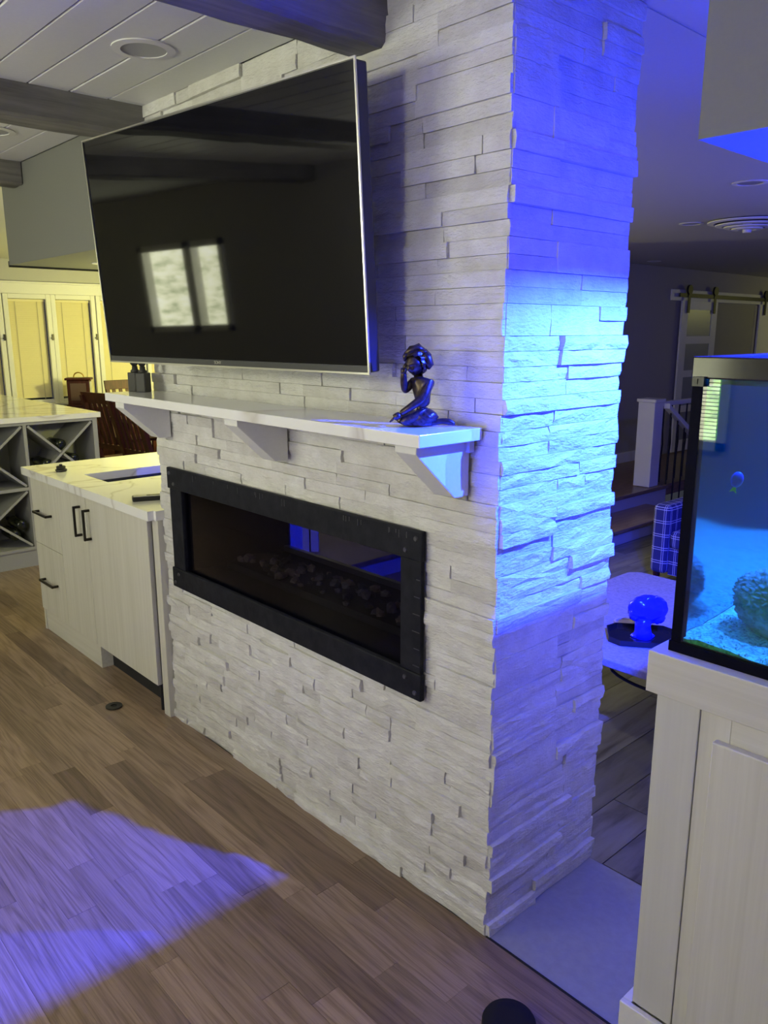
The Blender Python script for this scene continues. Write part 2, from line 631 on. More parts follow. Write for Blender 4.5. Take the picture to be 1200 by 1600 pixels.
def back_window(n, x0, x1, z0, z1, mull, slats=True):
    bm = box(box(box(B(x0, x1, -3.26, -3.17, z1 - 0.05, z1), x0, x1, -3.26, -3.17, z0, z0 + 0.05), x0, x0 + 0.05, -3.26, -3.17, z0, z1), x1 - 0.05, x1, -3.26, -3.17, z0, z1)
    for mx in mull:
        box(bm, mx - 0.05, mx + 0.05, -3.26, -3.17, z0, z1)
    wn = struct('window_%d' % n, bm, M['white'])
    obj('pane', B(x0 + 0.03, x1 - 0.03, -3.30, -3.275, z0 + 0.03, z1 - 0.03), M['day'], wn)
    if slats:
        bm = NB()
        z = z0 + 0.07
        while z < z1 - 0.06:
            prism(bm, [(-3.255, z - 0.002), (-3.255, z), (-3.225, z + 0.006), (-3.225, z + 0.004)], x0 + 0.052, x1 - 0.052, 'x')
            z += 0.0235
        o = obj('blind_slats', bm, M['slat_day'], wn); o['kind'] = 'stuff'


back_window(7, -5.05, -4.0, 1.30, 2.02, (-4.42,), False)
back_window(8, -2.25, -0.92, 0.92, 2.06, ())

# ------------------------------------------------------------------ the stone-clad fireplace wall
PL, PD = -1.745, 0.506      # left end, depth
FX0, FX1, FZ0, FZ1 = -1.565, -0.305, 0.685, 1.035      # opening
core = box(box(box(box(NB(), PL + 0.01, FX0, 0.018, PD - 0.02, -0.3, CZ), FX1, -0.018, 0.018, PD - 0.02, -0.3, CZ),
               FX0, FX1, 0.018, PD - 0.02, -0.3, FZ0), FX0, FX1, 0.018, PD - 0.02, FZ1, CZ)
wf = struct('wall_front', core, M['core'])
ws = struct('wall_side', B(-0.019, -0.012, 0.02, PD - 0.01, 0.0, CZ), M['core'])


def stone_bm(bm, u0, u1, z0, z1, off, side, rough):
    """split-faced stone, u along the wall; off = how proud; side=False front (y=-off), True right side (x=+off)"""
    nx = max(2, min(5, int((u1 - u0) / 0.05) + 1))
    nz = 2
    P = []
    for j in range(nz + 1):
        r = []
        for i in range(nx + 1):
            u = u0 + (u1 - u0) * i / nx
            z = z0 + (z1 - z0) * j / nz
            d = off + rnd.uniform(-rough, rough)
            if j in (0, nz):
                d -= rnd.uniform(0, 0.6) * rough + 0.0008
            if i in (0, nx):
                d -= rnd.uniform(0, 0.5) * rough
            else:
                u += rnd.uniform(-0.2, 0.2) * (u1 - u0) / nx
            if 0 < j < nz:
                z += rnd.uniform(-0.2, 0.2) * (z1 - z0)
            r.append(bm.verts.new((d, u, z) if side else (u, -d, z)))
        P.append(r)
    for j in range(nz):
        for i in range(nx):
            a, b, c, d = P[j][i], P[j][i + 1], P[j + 1][i + 1], P[j + 1][i]
            if rnd.random() < 0.5:
                bm.faces.new((a, b, c)); bm.faces.new((a, c, d))
            else:
                bm.faces.new((a, b, d)); bm.faces.new((b, c, d))
    bk = -0.016
    q = [bm.verts.new((bk, u, z) if side else (u, -bk, z)) for u, z in ((u0, z0), (u1, z0), (u1, z1), (u0, z1))]
    bm.faces.new([q[0], q[1]] + P[0][::-1])
    bm.faces.new([q[1], q[2]] + [P[j][nx] for j in range(nz, -1, -1)])
    bm.faces.new([q[2], q[3]] + P[nz][:])
    bm.faces.new([q[3], q[0]] + [P[j][0] for j in range(0, nz + 1)])
    return bm


def cuts(a, b, lo, hi):
    out = [a]
    while b - out[-1] > hi:
        out.append(out[-1] + rnd.uniform(lo, hi))
    if b - out[-1] < lo * 0.5 and len(out) > 1:
        out.pop()
    out.append(b)
    return list(zip(out, out[1:]))


stones = []         # (u0,u1,z0,z1,off,side,rough)
z = 0.0
ci = 0
while z < CZ - 0.01:
    h1, h2 = rnd.uniform(0.033, 0.040), rnd.uniform(0.033, 0.040)
    if z + h1 + h2 > CZ - 0.03:
        h1 = h2 = (CZ - z) / 2
    for side in (False, True):
        spans = [(PL, 0.0)] if not side else [(0.004, PD)]
        for (sa, sb) in spans:
            for (a, b) in cuts(sa + (rnd.uniform(-0.012, 0.004) if not side else 0), sb + (rnd.uniform(-0.004, 0.008) if side else rnd.uniform(-0.001, 0.004)), *((0.28, 0.62) if not side else (0.16, 0.40))):
                if rnd.random() < 0.10 and b - a < 0.45:
                    rows = [(z, z + h1 + h2)]
                else:
                    rows = [(z, z + h1), (z + h1, z + h1 + h2)]
                for (za, zb) in rows:
                    for (c, d) in cuts(a, b, 0.10, 0.34):
                        r_ = rnd.random()
                        if side:
                            off = rnd.uniform(-0.001, 0.008) if r_ < 0.72 else rnd.uniform(0.009, 0.018)
                        else:
                            off = rnd.uniform(-0.003, 0.006) if r_ < 0.8 else rnd.uniform(0.007, 0.012)
                        rough = 0.0030 if za < 0.95 else 0.0014
                        if side and 0.6 < za < 1.6:
                            rough = 0.0034
                        stones.append((c + 0.0004, d - 0.0004, za + 0.0005, zb - 0.0005, off, side, rough))
    z += h1 + h2
final = []
for s in stones:
    u0, u1, z0, z1, off, side, rough = s
    if not side and z1 > FZ0 - 0.02 and z0 < FZ1 + 0.02:
        if u1 > FX0 and u0 < FX1:
            if u0 < FX0 - 0.02: final.append((u0, FX0, z0, z1, min(off, 0.006), side, rough))
            if u1 > FX1 + 0.02: final.append((FX1, u1, z0, z1, min(off, 0.006), side, rough))
            continue
    final.append(s)
# the 300 that show largest are parts of their own, the rest one joined part
cl_ = cam.location
rank = []
for s in final:
    u0, u1, z0, z1, off, side, rough = s
    if side:
        c = Vector((0, (u0 + u1) / 2, (z0 + z1) / 2)); nrm = Vector((1, 0, 0))
    else:
        c = Vector(((u0 + u1) / 2, 0, (z0 + z1) / 2)); nrm = Vector((0, -1, 0))
    d = cl_ - c
    score = (u1 - u0) * (z1 - z0) * abs(d.normalized().dot(nrm)) / d.length_squared
    if not side and c.x < -0.42 and 1.58 < c.z < 2.2 and c.x > -1.5:
        score *= 0.01
    rank.append((score, s))
rank.sort(key=lambda t: -t[0])
for side in (False, True):
    sel = [s for sc, s in rank if s[5] == side]
    par = ws if side else wf
    for s in sel[:300]:
        obj('stone', stone_bm(NB(), *s), M['stone'], par)
    if sel[300:]:
        bm = NB()
        for s in sel[300:]:
            stone_bm(bm, *s)
        o = obj('stone_infill', bm, M['stone'], par)
        o['kind'] = 'stuff'

# ------------------------------------------------------------------ beams, soffits, ceiling lights
def beam(x0, x1, y1, label, n):
    bm = NB()
    ny = 34
    secs = []
    for j in range(ny + 1):
        yy = -3.2 + (y1 + 3.2) * j / ny
        pts = []
        w = (x1 - x0)
        base = [(x0, CZ + 0.01), (x0, CZ - 0.045), (x0 + 0.004, CZ - 0.098), (x0 + 0.018, CZ - 0.104), (x0 + w * 0.35, CZ - 0.103), (x0 + w * 0.66, CZ - 0.103), (x1 - 0.018, CZ - 0.104),
                (x1 - 0.003, CZ - 0.094), (x1, CZ - 0.045), (x1, CZ + 0.01)]
        for q, (x, z) in enumerate(base):
            a = 0.006 if 0 < q < len(base) - 1 else 0.0
            pts.append(bm.verts.new((x + a * noise.noise(Vector((x * 9, yy * 5, z * 20 + n * 7))), yy, z + a * noise.noise(Vector((x * 20 + 5, yy * 7, n * 3.3))))))
        secs.append(pts)
    for a, b in zip(secs, secs[1:]):
        for i in range(len(a) - 1):
            bm.faces.new((a[i], a[i + 1], b[i + 1], b[i]))
        bm.faces.new((a[-1], a[0], b[0], b[-1]))
    bm.faces.new(secs[0][::-1]); bm.faces.new(secs[-1])
    o = obj('ceiling_beam', bm, M['timber'])
    tag(o, label, 'beam', 'grey timber ceiling beams')


beam(-0.545, -0.40, 0.012, 'grey timber ceiling beam meeting the stone wall above the right end of the television', 1)
beam(-1.84, -1.69, 0.012, 'grey timber ceiling beam behind the top left corner of the television', 2)
beam(-3.13, -2.98, -0.005, 'grey timber ceiling beam ending against the grey soffit at left', 3)

sfl = thing('soffit', 'grey boxed soffit hanging over the sink counter left of the television', 'soffit', (-2.52, 0.4, CZ))
obj('body', B(-3.296, PL - 0.001, 0.0, 0.76, 1.965, CZ - 0.001), M['soffit'], sfl)
tag(obj('edge_strip', B(-3.312, -3.296, 0.0, 0.76, 1.955, 1.985), M['black'], sfl), 'dark strip along the end')
sfr = thing('soffit', 'grey boxed soffit hanging over the fish tank, its underside lit deep blue', 'soffit', (1.1, 0.45, CZ))
obj('body', B(0.436, 1.95, 0.0, 1.1, 1.965, CZ - 0.001), M['soffit'], sfr)

M['lens_off'] = mat('dim_lamp_lens', (0.30, 0.30, 0.32), 0.3)
M['lens_blue'] = emit_mat('blue_led_lens', (0.08, 0.25, 1.0), 4.0)


def downlight(x, y, zc, label, r=0.09, blue=False, group=None):
    t = thing('recessed_light', label, 'ceiling light', (x, y, zc), group=group)
    bm = NB()
    h = 0.0386 if blue else 0.006
    lathe_ring(bm, (x, y), r * (0.72 if not blue else 0.995), r * (1.0 if not blue else 1.12), zc - h, zc - 0.0005)
    obj('trim_ring', bm, M['white'], t, smooth=False)
    bm = NB()
    cyl(bm, (x, y, zc - 0.003), (x, y, zc - 0.0006), r * 0.74 if not blue else 0.035, seg=28)
    obj('lens', bm, M['lens_blue'] if blue else M['lens_off'], t)
    return t


def lathe_ring(bm, c, r0, r1, z0, z1, seg=32):
    vs = []
    for i in range(seg):
        a = 2 * PI * i / seg
        ca, sa = math.cos(a), math.sin(a)
        vs.append([bm.verts.new((c[0] + r * ca, c[1] + r * sa, z)) for r, z in ((r0, z0), (r1, z0 + (z1 - z0) * 0.35), (r1, z1), (r0, z1))])
    for i in range(seg):
        a, b = vs[i], vs[(i + 1) % seg]
        for q in range(4):
            bm.faces.new((a[q], a[(q + 1) % 4], b[(q + 1) % 4], b[q]))


downlight(-1.128, -0.278, CZ, 'recessed ceiling light in the white plank ceiling above the television')
downlight(-2.43, -0.30, CZ, 'recessed ceiling light at the left edge between the two further grey beams')
downlight(-2.86, 0.33, 1.965, 'recessed light in the yellow lit underside of the left soffit', 0.07)
downlight(-1.91, 4.52, CZ, 'small recessed light with bright rim left of the round ceiling vent', 0.09)
downlight(-0.872, 3.14, CZ, 'flat round ceiling disc nearer than the vent, under the blue soffit', 0.095)
downlight(-3.80, 7.35, CZ, 'small ceiling light far back by the taupe wall beside the stone pillar', 0.08)
for i, (x, y) in enumerate(LEDS):
    downlight(x, y, 1.965, ('front blue spotlight under the soffit over the fish tank', 'rear blue spotlight under the soffit over the fish tank')[i], 0.08, True)
t = thing('air_vent', 'round white stepped ceiling vent in the den ceiling right of the stone pillar', 'vent', (-1.55, 4.67, CZ))
for i, (ra, rb, dz) in enumerate(((0.235, 0.28, 0.0), (0.175, 0.222, 0.02), (0.12, 0.163, 0.035), (0.065, 0.108, 0.048))):
    bm = NB()
    lathe_ring(bm, (-1.55, 4.67), ra, rb, CZ - 0.02 - dz, CZ - 0.008 - dz)
    obj('vent_ring', bm, M['white'], t)
bm = NB(); cyl(bm, (-1.55, 4.67, CZ - 0.085), (-1.55, 4.67, CZ), 0.03, seg=16)
obj('hub', bm, M['white'], t)
bm = NB(); cyl(bm, (-1.55, 4.67, CZ - 0.006), (-1.55, 4.67, CZ - 0.001), 0.255, seg=28)
obj('throat', bm, M['dark_void'], t)

# ------------------------------------------------------------------ television
TVQ = dict(loc=(-0.897, -0.2395, 1.8755), rot=(R(3.6), R(0.1), R(5.6)))
tv = thing('television', 'large flat black television mounted on the white stone wall above the mantel', 'television', TVQ['loc'], TVQ['rot'])
w, h = 1.23, 0.705
b_ = 0.009
obj('cabinet', B(-w / 2 + 0.004, w / 2 - 0.004, 0.006, 0.042, -h / 2 + 0.004, h / 2 - 0.004), M['black'], tv, bevel=0.004)
obj('rear_housing', B(-w / 2 + 0.2, w / 2 - 0.2, 0.042, 0.075, -h / 2 + 0.02, h / 2 - 0.15), M['black'], tv, bevel=0.01)
bm = NB()
box(bm, -w / 2, w / 2, -0.002, 0.003, h / 2 - 0.005, h / 2); box(bm, -w / 2, w / 2, -0.002, 0.003, -h / 2, -h / 2 + 0.005)
box(bm, -w / 2, -w / 2 + 0.005, -0.002, 0.003, -h / 2 + 0.005, h / 2 - 0.005); box(bm, w / 2 - 0.005, w / 2, -0.002, 0.003, -h / 2 + 0.005, h / 2 - 0.005)
tag(obj('bezel', bm, M['silver'], tv), 'thin silver rim')
M['screen'] = mat('tv_screen_black', (0.002, 0.002, 0.004), 0.035, spec=0.38)
scr = obj('screen', B(-w / 2 + 0.006, w / 2 - 0.006, 0.0015, 0.006, -h / 2 + 0.022, h / 2 - 0.006), M['screen'], tv)
M['chin'] = mat('tv_chin_grey', (0.035, 0.035, 0.038), 0.35)
obj('chin', B(-w / 2 + 0.006, w / 2 - 0.006, 0.0, 0.006, -h / 2 + 0.005, -h / 2 + 0.0215), M['chin'], tv)


def text_obj(body, size, m, parent, loc, rot, name='lettering', ext=0.0003):
    cu = bpy.data.curves.new('t', 'FONT')
    cu.body = body; cu.size = size; cu.align_x = 'CENTER'; cu.align_y = 'CENTER'; cu.extrude = ext
    to = bpy.data.objects.new('t', cu)
    COL.objects.link(to)
    dg = bpy.context.evaluated_depsgraph_get()
    me = bpy.data.meshes.new_from_object(to.evaluated_get(dg))
    bpy.data.objects.remove(to)
    me.transform(Matrix.Translation(loc) @ Euler(rot).to_matrix().to_4x4())
    me.materials.clear()
    return link(name, me, m, parent)


text_obj('SONY', 0.013, M['silver'], tv, (0.0, -0.0006, -h / 2 + 0.0135), (PI / 2, 0, 0))
bm = NB()
box(bm, -0.12, 0.12, 0.075, 0.088, -0.18, 0.14)
obj('mount_plate', bm, M['black_metal'], tv)
bm = NB(); cyl(bm, (0.0, 0.085, -0.02), (0.0, 0.205, -0.02), 0.028)
obj('mount_arm', bm, M['black_metal'], tv)

# ------------------------------------------------------------------ mantel shelf
mt = thing('mantel_shelf', 'white veined quartz mantel shelf on three brackets under the television', 'shelf', (-0.9, -0.1, 1.22))
MZ = 1.402
bm = NB()
prism(bm, [(-1.755, -0.205), (-0.045, -0.226), (-0.045, -0.0125), (-1.755, -0.0125)], MZ - 0.030, MZ, 'z')
obj('slab', bm, M['quartz'], mt, bevel=0.002)
for xb in (-0.085, -0.845, -1.615):
    bm = NB()
    prism(bm, [(-0.013, MZ - 0.0305), (-0.196, MZ - 0.0305), (-0.196, MZ - 0.052), (-0.062, MZ - 0.172), (-0.013, MZ - 0.172)], xb - 0.072, xb, 'x')
    obj('bracket', bm, M['white'], mt, bevel=0.002)
obj('batten', B(-1.74, -0.07, -0.030, -0.013, MZ - 0.062, MZ - 0.0305), M['white'], mt)

# ------------------------------------------------------------------ linear fireplace
fp = thing('fireplace', 'black iron framed linear fireplace set in the white stone wall', 'fireplace', (-0.94, 0.0, 0.62))
M['iron'] = mat('hammered_black_iron', (0.012, 0.0125, 0.017), 0.55, 0.0, 0.14)
k = N(M['iron']); nn = k.noise(k.coords(), 28, 4); k.bump(nn, 0.35, 0.004)
k.color(k.ramp(nn, [(0.3, (0.008, 0.0085, 0.013)), (0.7, (0.017, 0.018, 0.025))]))
OX0, OX1, OZ0, OZ1 = -1.650, -0.233, 0.622, 1.110
IX0, IX1, IZ0, IZ1 = -1.548, -0.318, 0.703, 1.026
FY0, FY1 = -0.026, -0.008
obj('frame_bar', B(OX0, OX1, FY0, FY1, IZ1, OZ1), M['iron'], fp, bevel=0.004)
obj('frame_bar', B(OX0, OX1, FY0, FY1, OZ0, IZ0), M['iron'], fp, bevel=0.004)
obj('frame_bar', B(OX0 + 0.012, IX0, FY0 + 0.003, FY1, IZ0, IZ1), M['iron'], fp, bevel=0.003)
obj('frame_bar', B(IX1, OX1 - 0.004, FY0 + 0.003, FY1, IZ0, IZ1), M['iron'], fp, bevel=0.003)
# dark hammer nicks and bolts
for (bx, bz) in ((OX0 + 0.022, OZ1 - 0.022), (OX0 + 0.052, OZ1 - 0.062), (OX1 - 0.022, OZ1 - 0.022), (OX1 - 0.062, OZ1 - 0.060),
                 (OX0 + 0.022, OZ0 + 0.020), (OX0 + 0.052, OZ0 + 0.058), (OX1 - 0.022, OZ0 + 0.022), (OX1 - 0.062, OZ0 + 0.058)):
    bm = NB()
    cyl(bm, (bx, FY0 + 0.001, bz), (bx, FY0 - 0.0035, bz), 0.0085, 0.006, seg=12)
    obj('bolt', bm, M['silver'] if 0 else mat('bolt_steel', (0.12, 0.12, 0.13), 0.4, 0.8) if 'bolt_steel' not in bpy.data.materials else bpy.data.materials['bolt_steel'], fp)
bm = NB()
for i in range(22):
    x = rnd.uniform(OX0 + 0.2, OX1 - 0.05)
    z0 = OZ1 - 0.001
    L = rnd.uniform(0.006, 0.02)
    box(bm, x, x + 0.0022, FY0 - 0.0008, FY0 + 0.002, z0 - 0.012 - L, z0 - 0.008)
for z in [IZ0 + 0.02 + i * 0.05 for i in range(6)]:
    L = rnd.uniform(0.012, 0.03)
    box(bm, OX1 - 0.008 - L, OX1 - 0.008, FY0 + 0.0018, FY0 + 0.005, z, z + 0.002)
o = obj('hammer_nicks', bm, mat('worn_iron_edge', (0.09, 0.09, 0.10), 0.4, 0.6), fp); o['kind'] = 'stuff'
# firebox: floor, ends, top; the rear is a second pane to the den
bm = NB()
box(bm, FX0, FX1, -0.008, 0.49, FZ0, FZ0 + 0.012)
box(bm, FX0, FX1, -0.008, 0.49, FZ1 - 0.012, FZ1)
box(bm, FX0, FX0 + 0.012, -0.008, 0.49, FZ0 + 0.012, FZ1 - 0.012)
box(bm, FX1 - 0.012, FX1, -0.008, 0.49, FZ0 + 0.012, FZ1 - 0.012)
obj('firebox', bm, M['dark_void'], fp)
M['fglass'] = glass_mat('fire_glass', (0.60, 0.60, 0.70), 0.0, 1.12)
obj('glass_pane', B(IX0 - 0.006, IX1 + 0.006, -0.006, -0.002, IZ0 - 0.006, IZ1 + 0.006), M['fglass'], fp)
obj('glass_pane', B(FX0 + 0.012, FX1 - 0.012, 0.478, 0.482, FZ0 + 0.03, FZ1 - 0.012), glass_mat('smoked_fire_glass', (0.42, 0.42, 0.52), 0.0, 1.1), fp)
obj('rear_ledge', B(FX0 + 0.012, FX1 - 0.012, 0.455, 0.476, FZ0 + 0.012, FZ0 + 0.035), mat('ledge_steel', (0.22, 0.22, 0.25), 0.3, 0.8), fp)
bm = B(FX0 + 0.06, FX1 - 0.06, 0.14, 0.34, FZ0 + 0.012, FZ0 + 0.04)
obj('burner_tray', bm, M['dark_void'], fp)
rk = [mat('fire_rock_%s' % n, c, 0.7) for n, c in (('grey', (0.09, 0.085, 0.085)), ('tan', (0.16, 0.13, 0.09)), ('dark', (0.02, 0.02, 0.025)))]
for i in range(110):
    bm = NB()
    r = rnd.uniform(0.010, 0.022)
    blob(bm, (rnd.uniform(FX0 + 0.09, FX1 - 0.09), rnd.uniform(0.15, 0.33), FZ0 + 0.04 + r * 0.5), r, 1, (1, rnd.uniform(0.7, 1.1), rnd.uniform(0.6, 0.9)), 0.5, 2.0, i)
    obj('rock', bm, rnd.choice(rk), fp)

# ------------------------------------------------------------------ sink cabinet left of the fireplace
cb = thing('bar_cabinet', 'pale wood-grain bar cabinet with drawers and black handles left of the fireplace', 'cabinet', (-2.5, 0.3, 0))
CF = -0.040
bm = NB()
for c6 in ((-3.195, -3.175, CF + 0.006, 0.72, 0, 0.873), (-1.85, -1.831, CF + 0.022, 0.72, 0.125, 0.873), (-3.175, -1.85, CF + 0.022, CF + 0.034, 0.125, 0.85),
           (-3.175, -1.85, 0.70, 0.72, 0.0, 0.873), (-3.175, -1.85, CF + 0.034, 0.70, 0.125, 0.143)):
    box(bm, *c6)
obj('carcass', bm, M['cab'], cb)
bm = box(B(-3.175, -2.45, CF + 0.012, CF + 0.03, 0.0, 0.122), -2.468, -2.45, CF + 0.03, 0.55, 0, 0.124)
obj('toe_kick', bm, M['cab_h'], cb)


def handle(parent, x0, x1, z0, z1):
    """square bar pull"""
    t = 0.012
    bm = NB()
    if abs(x1 - x0) > abs(z1 - z0):
        box(bm, x0, x1, CF - 0.036, CF - 0.026, z0, z0 + t)
        box(bm, x0, x0 + t, CF - 0.026, CF - 0.0003, z0, z0 + t); box(bm, x1 - t, x1, CF - 0.026, CF - 0.0003, z0, z0 + t)
    else:
        box(bm, x0, x0 + t, CF - 0.036, CF - 0.026, z0, z1)
        box(bm, x0, x0 + t, CF - 0.026, CF - 0.0003, z0, z0 + t); box(bm, x0, x0 + t, CF - 0.026, CF - 0.0003, z1 - t, z1)
    return obj('handle', bm, M['handle'], parent, bevel=0.0015)


d1 = obj('drawer', B(-3.193, -2.815, CF, CF + 0.02, 0.509, 0.872), M['cab'], cb, bevel=0.0015)
handle(d1, -3.105, -2.915, 0.690, 0)if 0 else handle(d1, -3.105, -2.915, 0.688, 0.688)
d2 = obj('drawer', B(-3.193, -2.815, CF, CF + 0.02, 0.126, 0.506), M['cab'], cb, bevel=0.0015)
handle(d2, -3.105, -2.915, 0.308, 0.308)
d3 = obj('door', B(-2.812, -2.462, CF, CF + 0.02, 0.126, 0.872), M['cab'], cb, bevel=0.0015)
handle(d3, -2.535, -2.526, 0.665, 0.815)
d4 = obj('door', B(-2.459, -1.823, CF, CF + 0.02, 0.126, 0.872), M['cab'], cb, bevel=0.0015)
handle(d4, -2.425, -2.416, 0.665, 0.815)
obj('appliance_side', B(-1.829, -1.801, CF + 0.03, 0.60, 0.002, 0.872), M['black'], cb)
bm = NB(); cyl(bm, (-1.84, CF + 0.03, 0.0), (-1.84, CF + 0.03, 0.125), 0.012, 0.012, 10)
obj('toe_shade_panel', B(-2.45, -1.83, 0.03, 0.05, 0.0, 0.124), M['dark_void'], cb)  # black panel stands in for the shade under the appliance door
obj('levelling_foot', bm, M['black_metal'], cb)
obj('end_panel', B(-1.800, PL - 0.004, CF + 0.012, 0.70, 0.0, 0.873), M['cab'], cb, bevel=0.0015)

ct = thing('countertop', 'white veined quartz countertop with an undermount sink on the bar cabinet', 'countertop', (-2.5, 0.3, 0.875))
SX0, SX1, SY0, SY1 = -2.79, -2.50, 0.095, 0.53
CT0, CT1 = 0.8745, 0.915
bm = box(box(box(B(-3.255, SX0, -0.062, 0.735, CT0, CT1), SX1, -1.765, -0.062, 0.735, CT0, CT1), SX0, SX1, -0.062, SY0, CT0, CT1), SX0, SX1, SY1, 0.735, CT0, CT1)
bmesh.ops.remove_doubles(bm, verts=bm.verts, dist=1e-5)
box(bm, -1.765, PL - 0.001, -0.035, 0.735, CT0, CT1)
obj('slab', bm, M['quartz'], ct)
SINK = mat('dark_granite_sink', (0.045, 0.047, 0.055), 0.35)
bm = NB()
box(bm, SX0 - 0.008, SX1 + 0.008, SY0 - 0.008, SY1 + 0.008, CT0 - 0.20, CT0 - 0.19)
box(bm, SX0 - 0.008, SX0, SY0 - 0.008, SY1 + 0.008, CT0 - 0.19, CT0 - 0.001); box(bm, SX1, SX1 + 0.008, SY0 - 0.008, SY1 + 0.008, CT0 - 0.19, CT0 - 0.001)
box(bm, SX0, SX1, SY0 - 0.008, SY0, CT0 - 0.19, CT0 - 0.001); box(bm, SX0, SX1, SY1, SY1 + 0.008, CT0 - 0.19, CT0 - 0.001)
obj('sink_basin', bm, SINK, ct)

rm = thing('remote', 'slim black remote with a pale top lying on the countertop near the fireplace', 'remote', (-1.97, 0.07, 0.915), R(68))
obj('body', B(-0.09, 0.09, -0.024, 0.024, 0.0, 0.020), M['black'], rm, bevel=0.004)
obj('face', B(-0.084, 0.084, -0.021, 0.021, 0.0195, 0.0222), mat('remote_face', (0.42, 0.41, 0.38), 0.35), rm, bevel=0.001)
obj('button_pad', B(-0.03, 0.05, -0.007, 0.007, 0.0220, 0.0232), M['black'], rm)
sp = thing('sink_stopper', 'small dark ribbed stopper standing on the countertop left of the sink', 'stopper', (-2.96, 0.045, 0.915))
bm = NB(); lathe(bm, [(0.026, 0.0), (0.029, 0.004), (0.029, 0.012), (0.022, 0.016), (0.024, 0.026), (0.019, 0.030)], (-2.96, 0.045, 0.915), 20)
obj('body', bm, M['black'], sp)
bm = NB(); cyl(bm, (-2.96 - 0.0, 0.045, 0.9445), (-2.96, 0.045, 0.953), 0.008, seg=12)
obj('knob', bm, M['black_metal'], sp)

# ------------------------------------------------------------------ wine island
IX = -4.48
wi = thing('wine_island', 'grey-white wine rack island with crossed bottle cells at the left edge', 'wine rack', (-5.3, 0.2, 0))
t_ = 0.022
DEP = 0.36
obj('plinth', B(IX - 1.9, IX - 0.01, -1.5, 0.885, 0.0, 0.12), M['rack'], wi)
obj('back_panel', B(IX - DEP - 0.02, IX - DEP, -1.5, 0.885, 0.12, 1.022), M['rack'], wi)
obj('side_panel', B(IX - 1.9, IX, 0.853, 0.887, 0.12, 1.022), M['rack'], wi, bevel=0.002)
obj('body', B(IX - 1.9, IX - DEP - 0.021, -1.5, 0.853, 0.12, 1.022), M['rack'], wi)
obj('top_rail', B(IX - DEP, IX, -1.5, 0.853, 1.0, 1.022), M['rack'], wi)
obj('base_rail', B(IX - DEP, IX + 0.002, -1.5, 0.853, 0.12, 0.142), M['rack'], wi)
obj('shelf', B(IX - DEP, IX, -1.5, 0.853, 0.548, 0.57), M['rack'], wi)
for yy in (0.365, -0.145, -0.655):
    obj('upright', B(IX - DEP, IX, yy, yy + t_, 0.142, 0.548), M['rack'], wi)
    obj('upright', B(IX - DEP, IX, yy, yy + t_, 0.57, 1.0), M['rack'], wi)


def divider(y0, z0, y1, z1):
    d = Vector((0, y1 - y0, z1 - z0)); L = d.length; d.normalize()
    n = Vector((0, -d.z, d.y)) * 0.008
    bm = NB()
    p = [(y0, z0), (y1, z1)]
    prism(bm, [(y0 + n.y, z0 + n.z), (y1 + n.y, z1 + n.z), (y1 - n.y, z1 - n.z), (y0 - n.y, z0 - n.z)], IX - DEP + 0.002, IX - 0.003, 'x')
    obj('divider', bm, M['rack'], wi)


for (a, b) in ((0.389, 0.851), (-0.121, 0.363), (-0.631, -0.147)):
    for (c, d) in ((0.152, 0.540), (0.578, 0.992)):
        divider(a + 0.008, c, b - 0.008, d)
        m_ = ((a + b) / 2, (c + d) / 2)
        u = Vector((b - a - 0.016, d - c)).normalized() * 0.012
        divider(a + 0.008, d, m_[0] - u.x, m_[1] + u.y)
        divider(m_[0] + u.x, m_[1] - u.y, b - 0.008, c)
wt = tag(obj('island_countertop', B(-7.1, IX + 0.03, -1.52, 0.905, 1.0225, 1.06), M['quartz'], None, bevel=0.002),
         'white quartz countertop of the wine rack island reflecting the yellow windows', 'countertop')

M['bottle'] = mat('dark_bottle_glass', (0.010, 0.013, 0.010), 0.12)
M['gold'] = mat('gold_foil', (0.75, 0.50, 0.14), 0.3, 0.9)


def bottle(y, z, neck, label, cap=None):
    t = thing('wine_bottle', label, 'bottle', (IX - 0.30, y, z), group='dark wine bottles in the rack')
    bm = NB()
    prof = [(0.012, 0.0), (0.037, 0.004), (0.038, 0.012), (0.038, 0.19), (0.030, 0.215), (0.016, 0.235), (0.0145, 0.30)]
    lathe(bm, prof, (0, 0, 0), 18)
    M4 = Matrix.Translation((IX - 0.33 if neck else IX - 0.03, y, z)) @ Euler((0, PI / 2 if neck else -PI / 2, 0)).to_matrix().to_4x4()
    bm.transform(M4)
    obj('glass', bm, M['bottle'], t, smooth=True)
    bm = NB(); lathe(bm, [(0.0155, 0.255), (0.016, 0.302), (0.010, 0.304)], (0, 0, 0), 14); bm.transform(M4)
    obj('capsule', bm, cap or M['black'], t)


def rest(cy, cz, dz0, slope):   # bottle in the V above (cy,cz)
    return cy, cz + 0.058


bottle(0.135, 0.66, True, 'dark wine bottle with a gold capsule in the left upper cell of the wine rack', M['gold'])
bottle(0.066, 0.718, False, 'dark wine bottle end lying left of the gold capped bottle', None)
bottle(0.625, 0.842, False, 'dark wine bottle lying in the notch of the right upper cell below the countertop')
bottle(0.71, 0.64 + 0.09, False, 'dark wine bottle in the right side niche of the upper right cell')
bottle(0.255, 0.235, False, 'dark wine bottle end low in the bottom left cell of the wine rack')
bottle(0.305, 0.30, False, 'dark wine bottle stacked against the upright in the bottom left cell')
bottle(0.52, 0.71, False, 'dark wine bottle in the left side niche of the upper right cell')

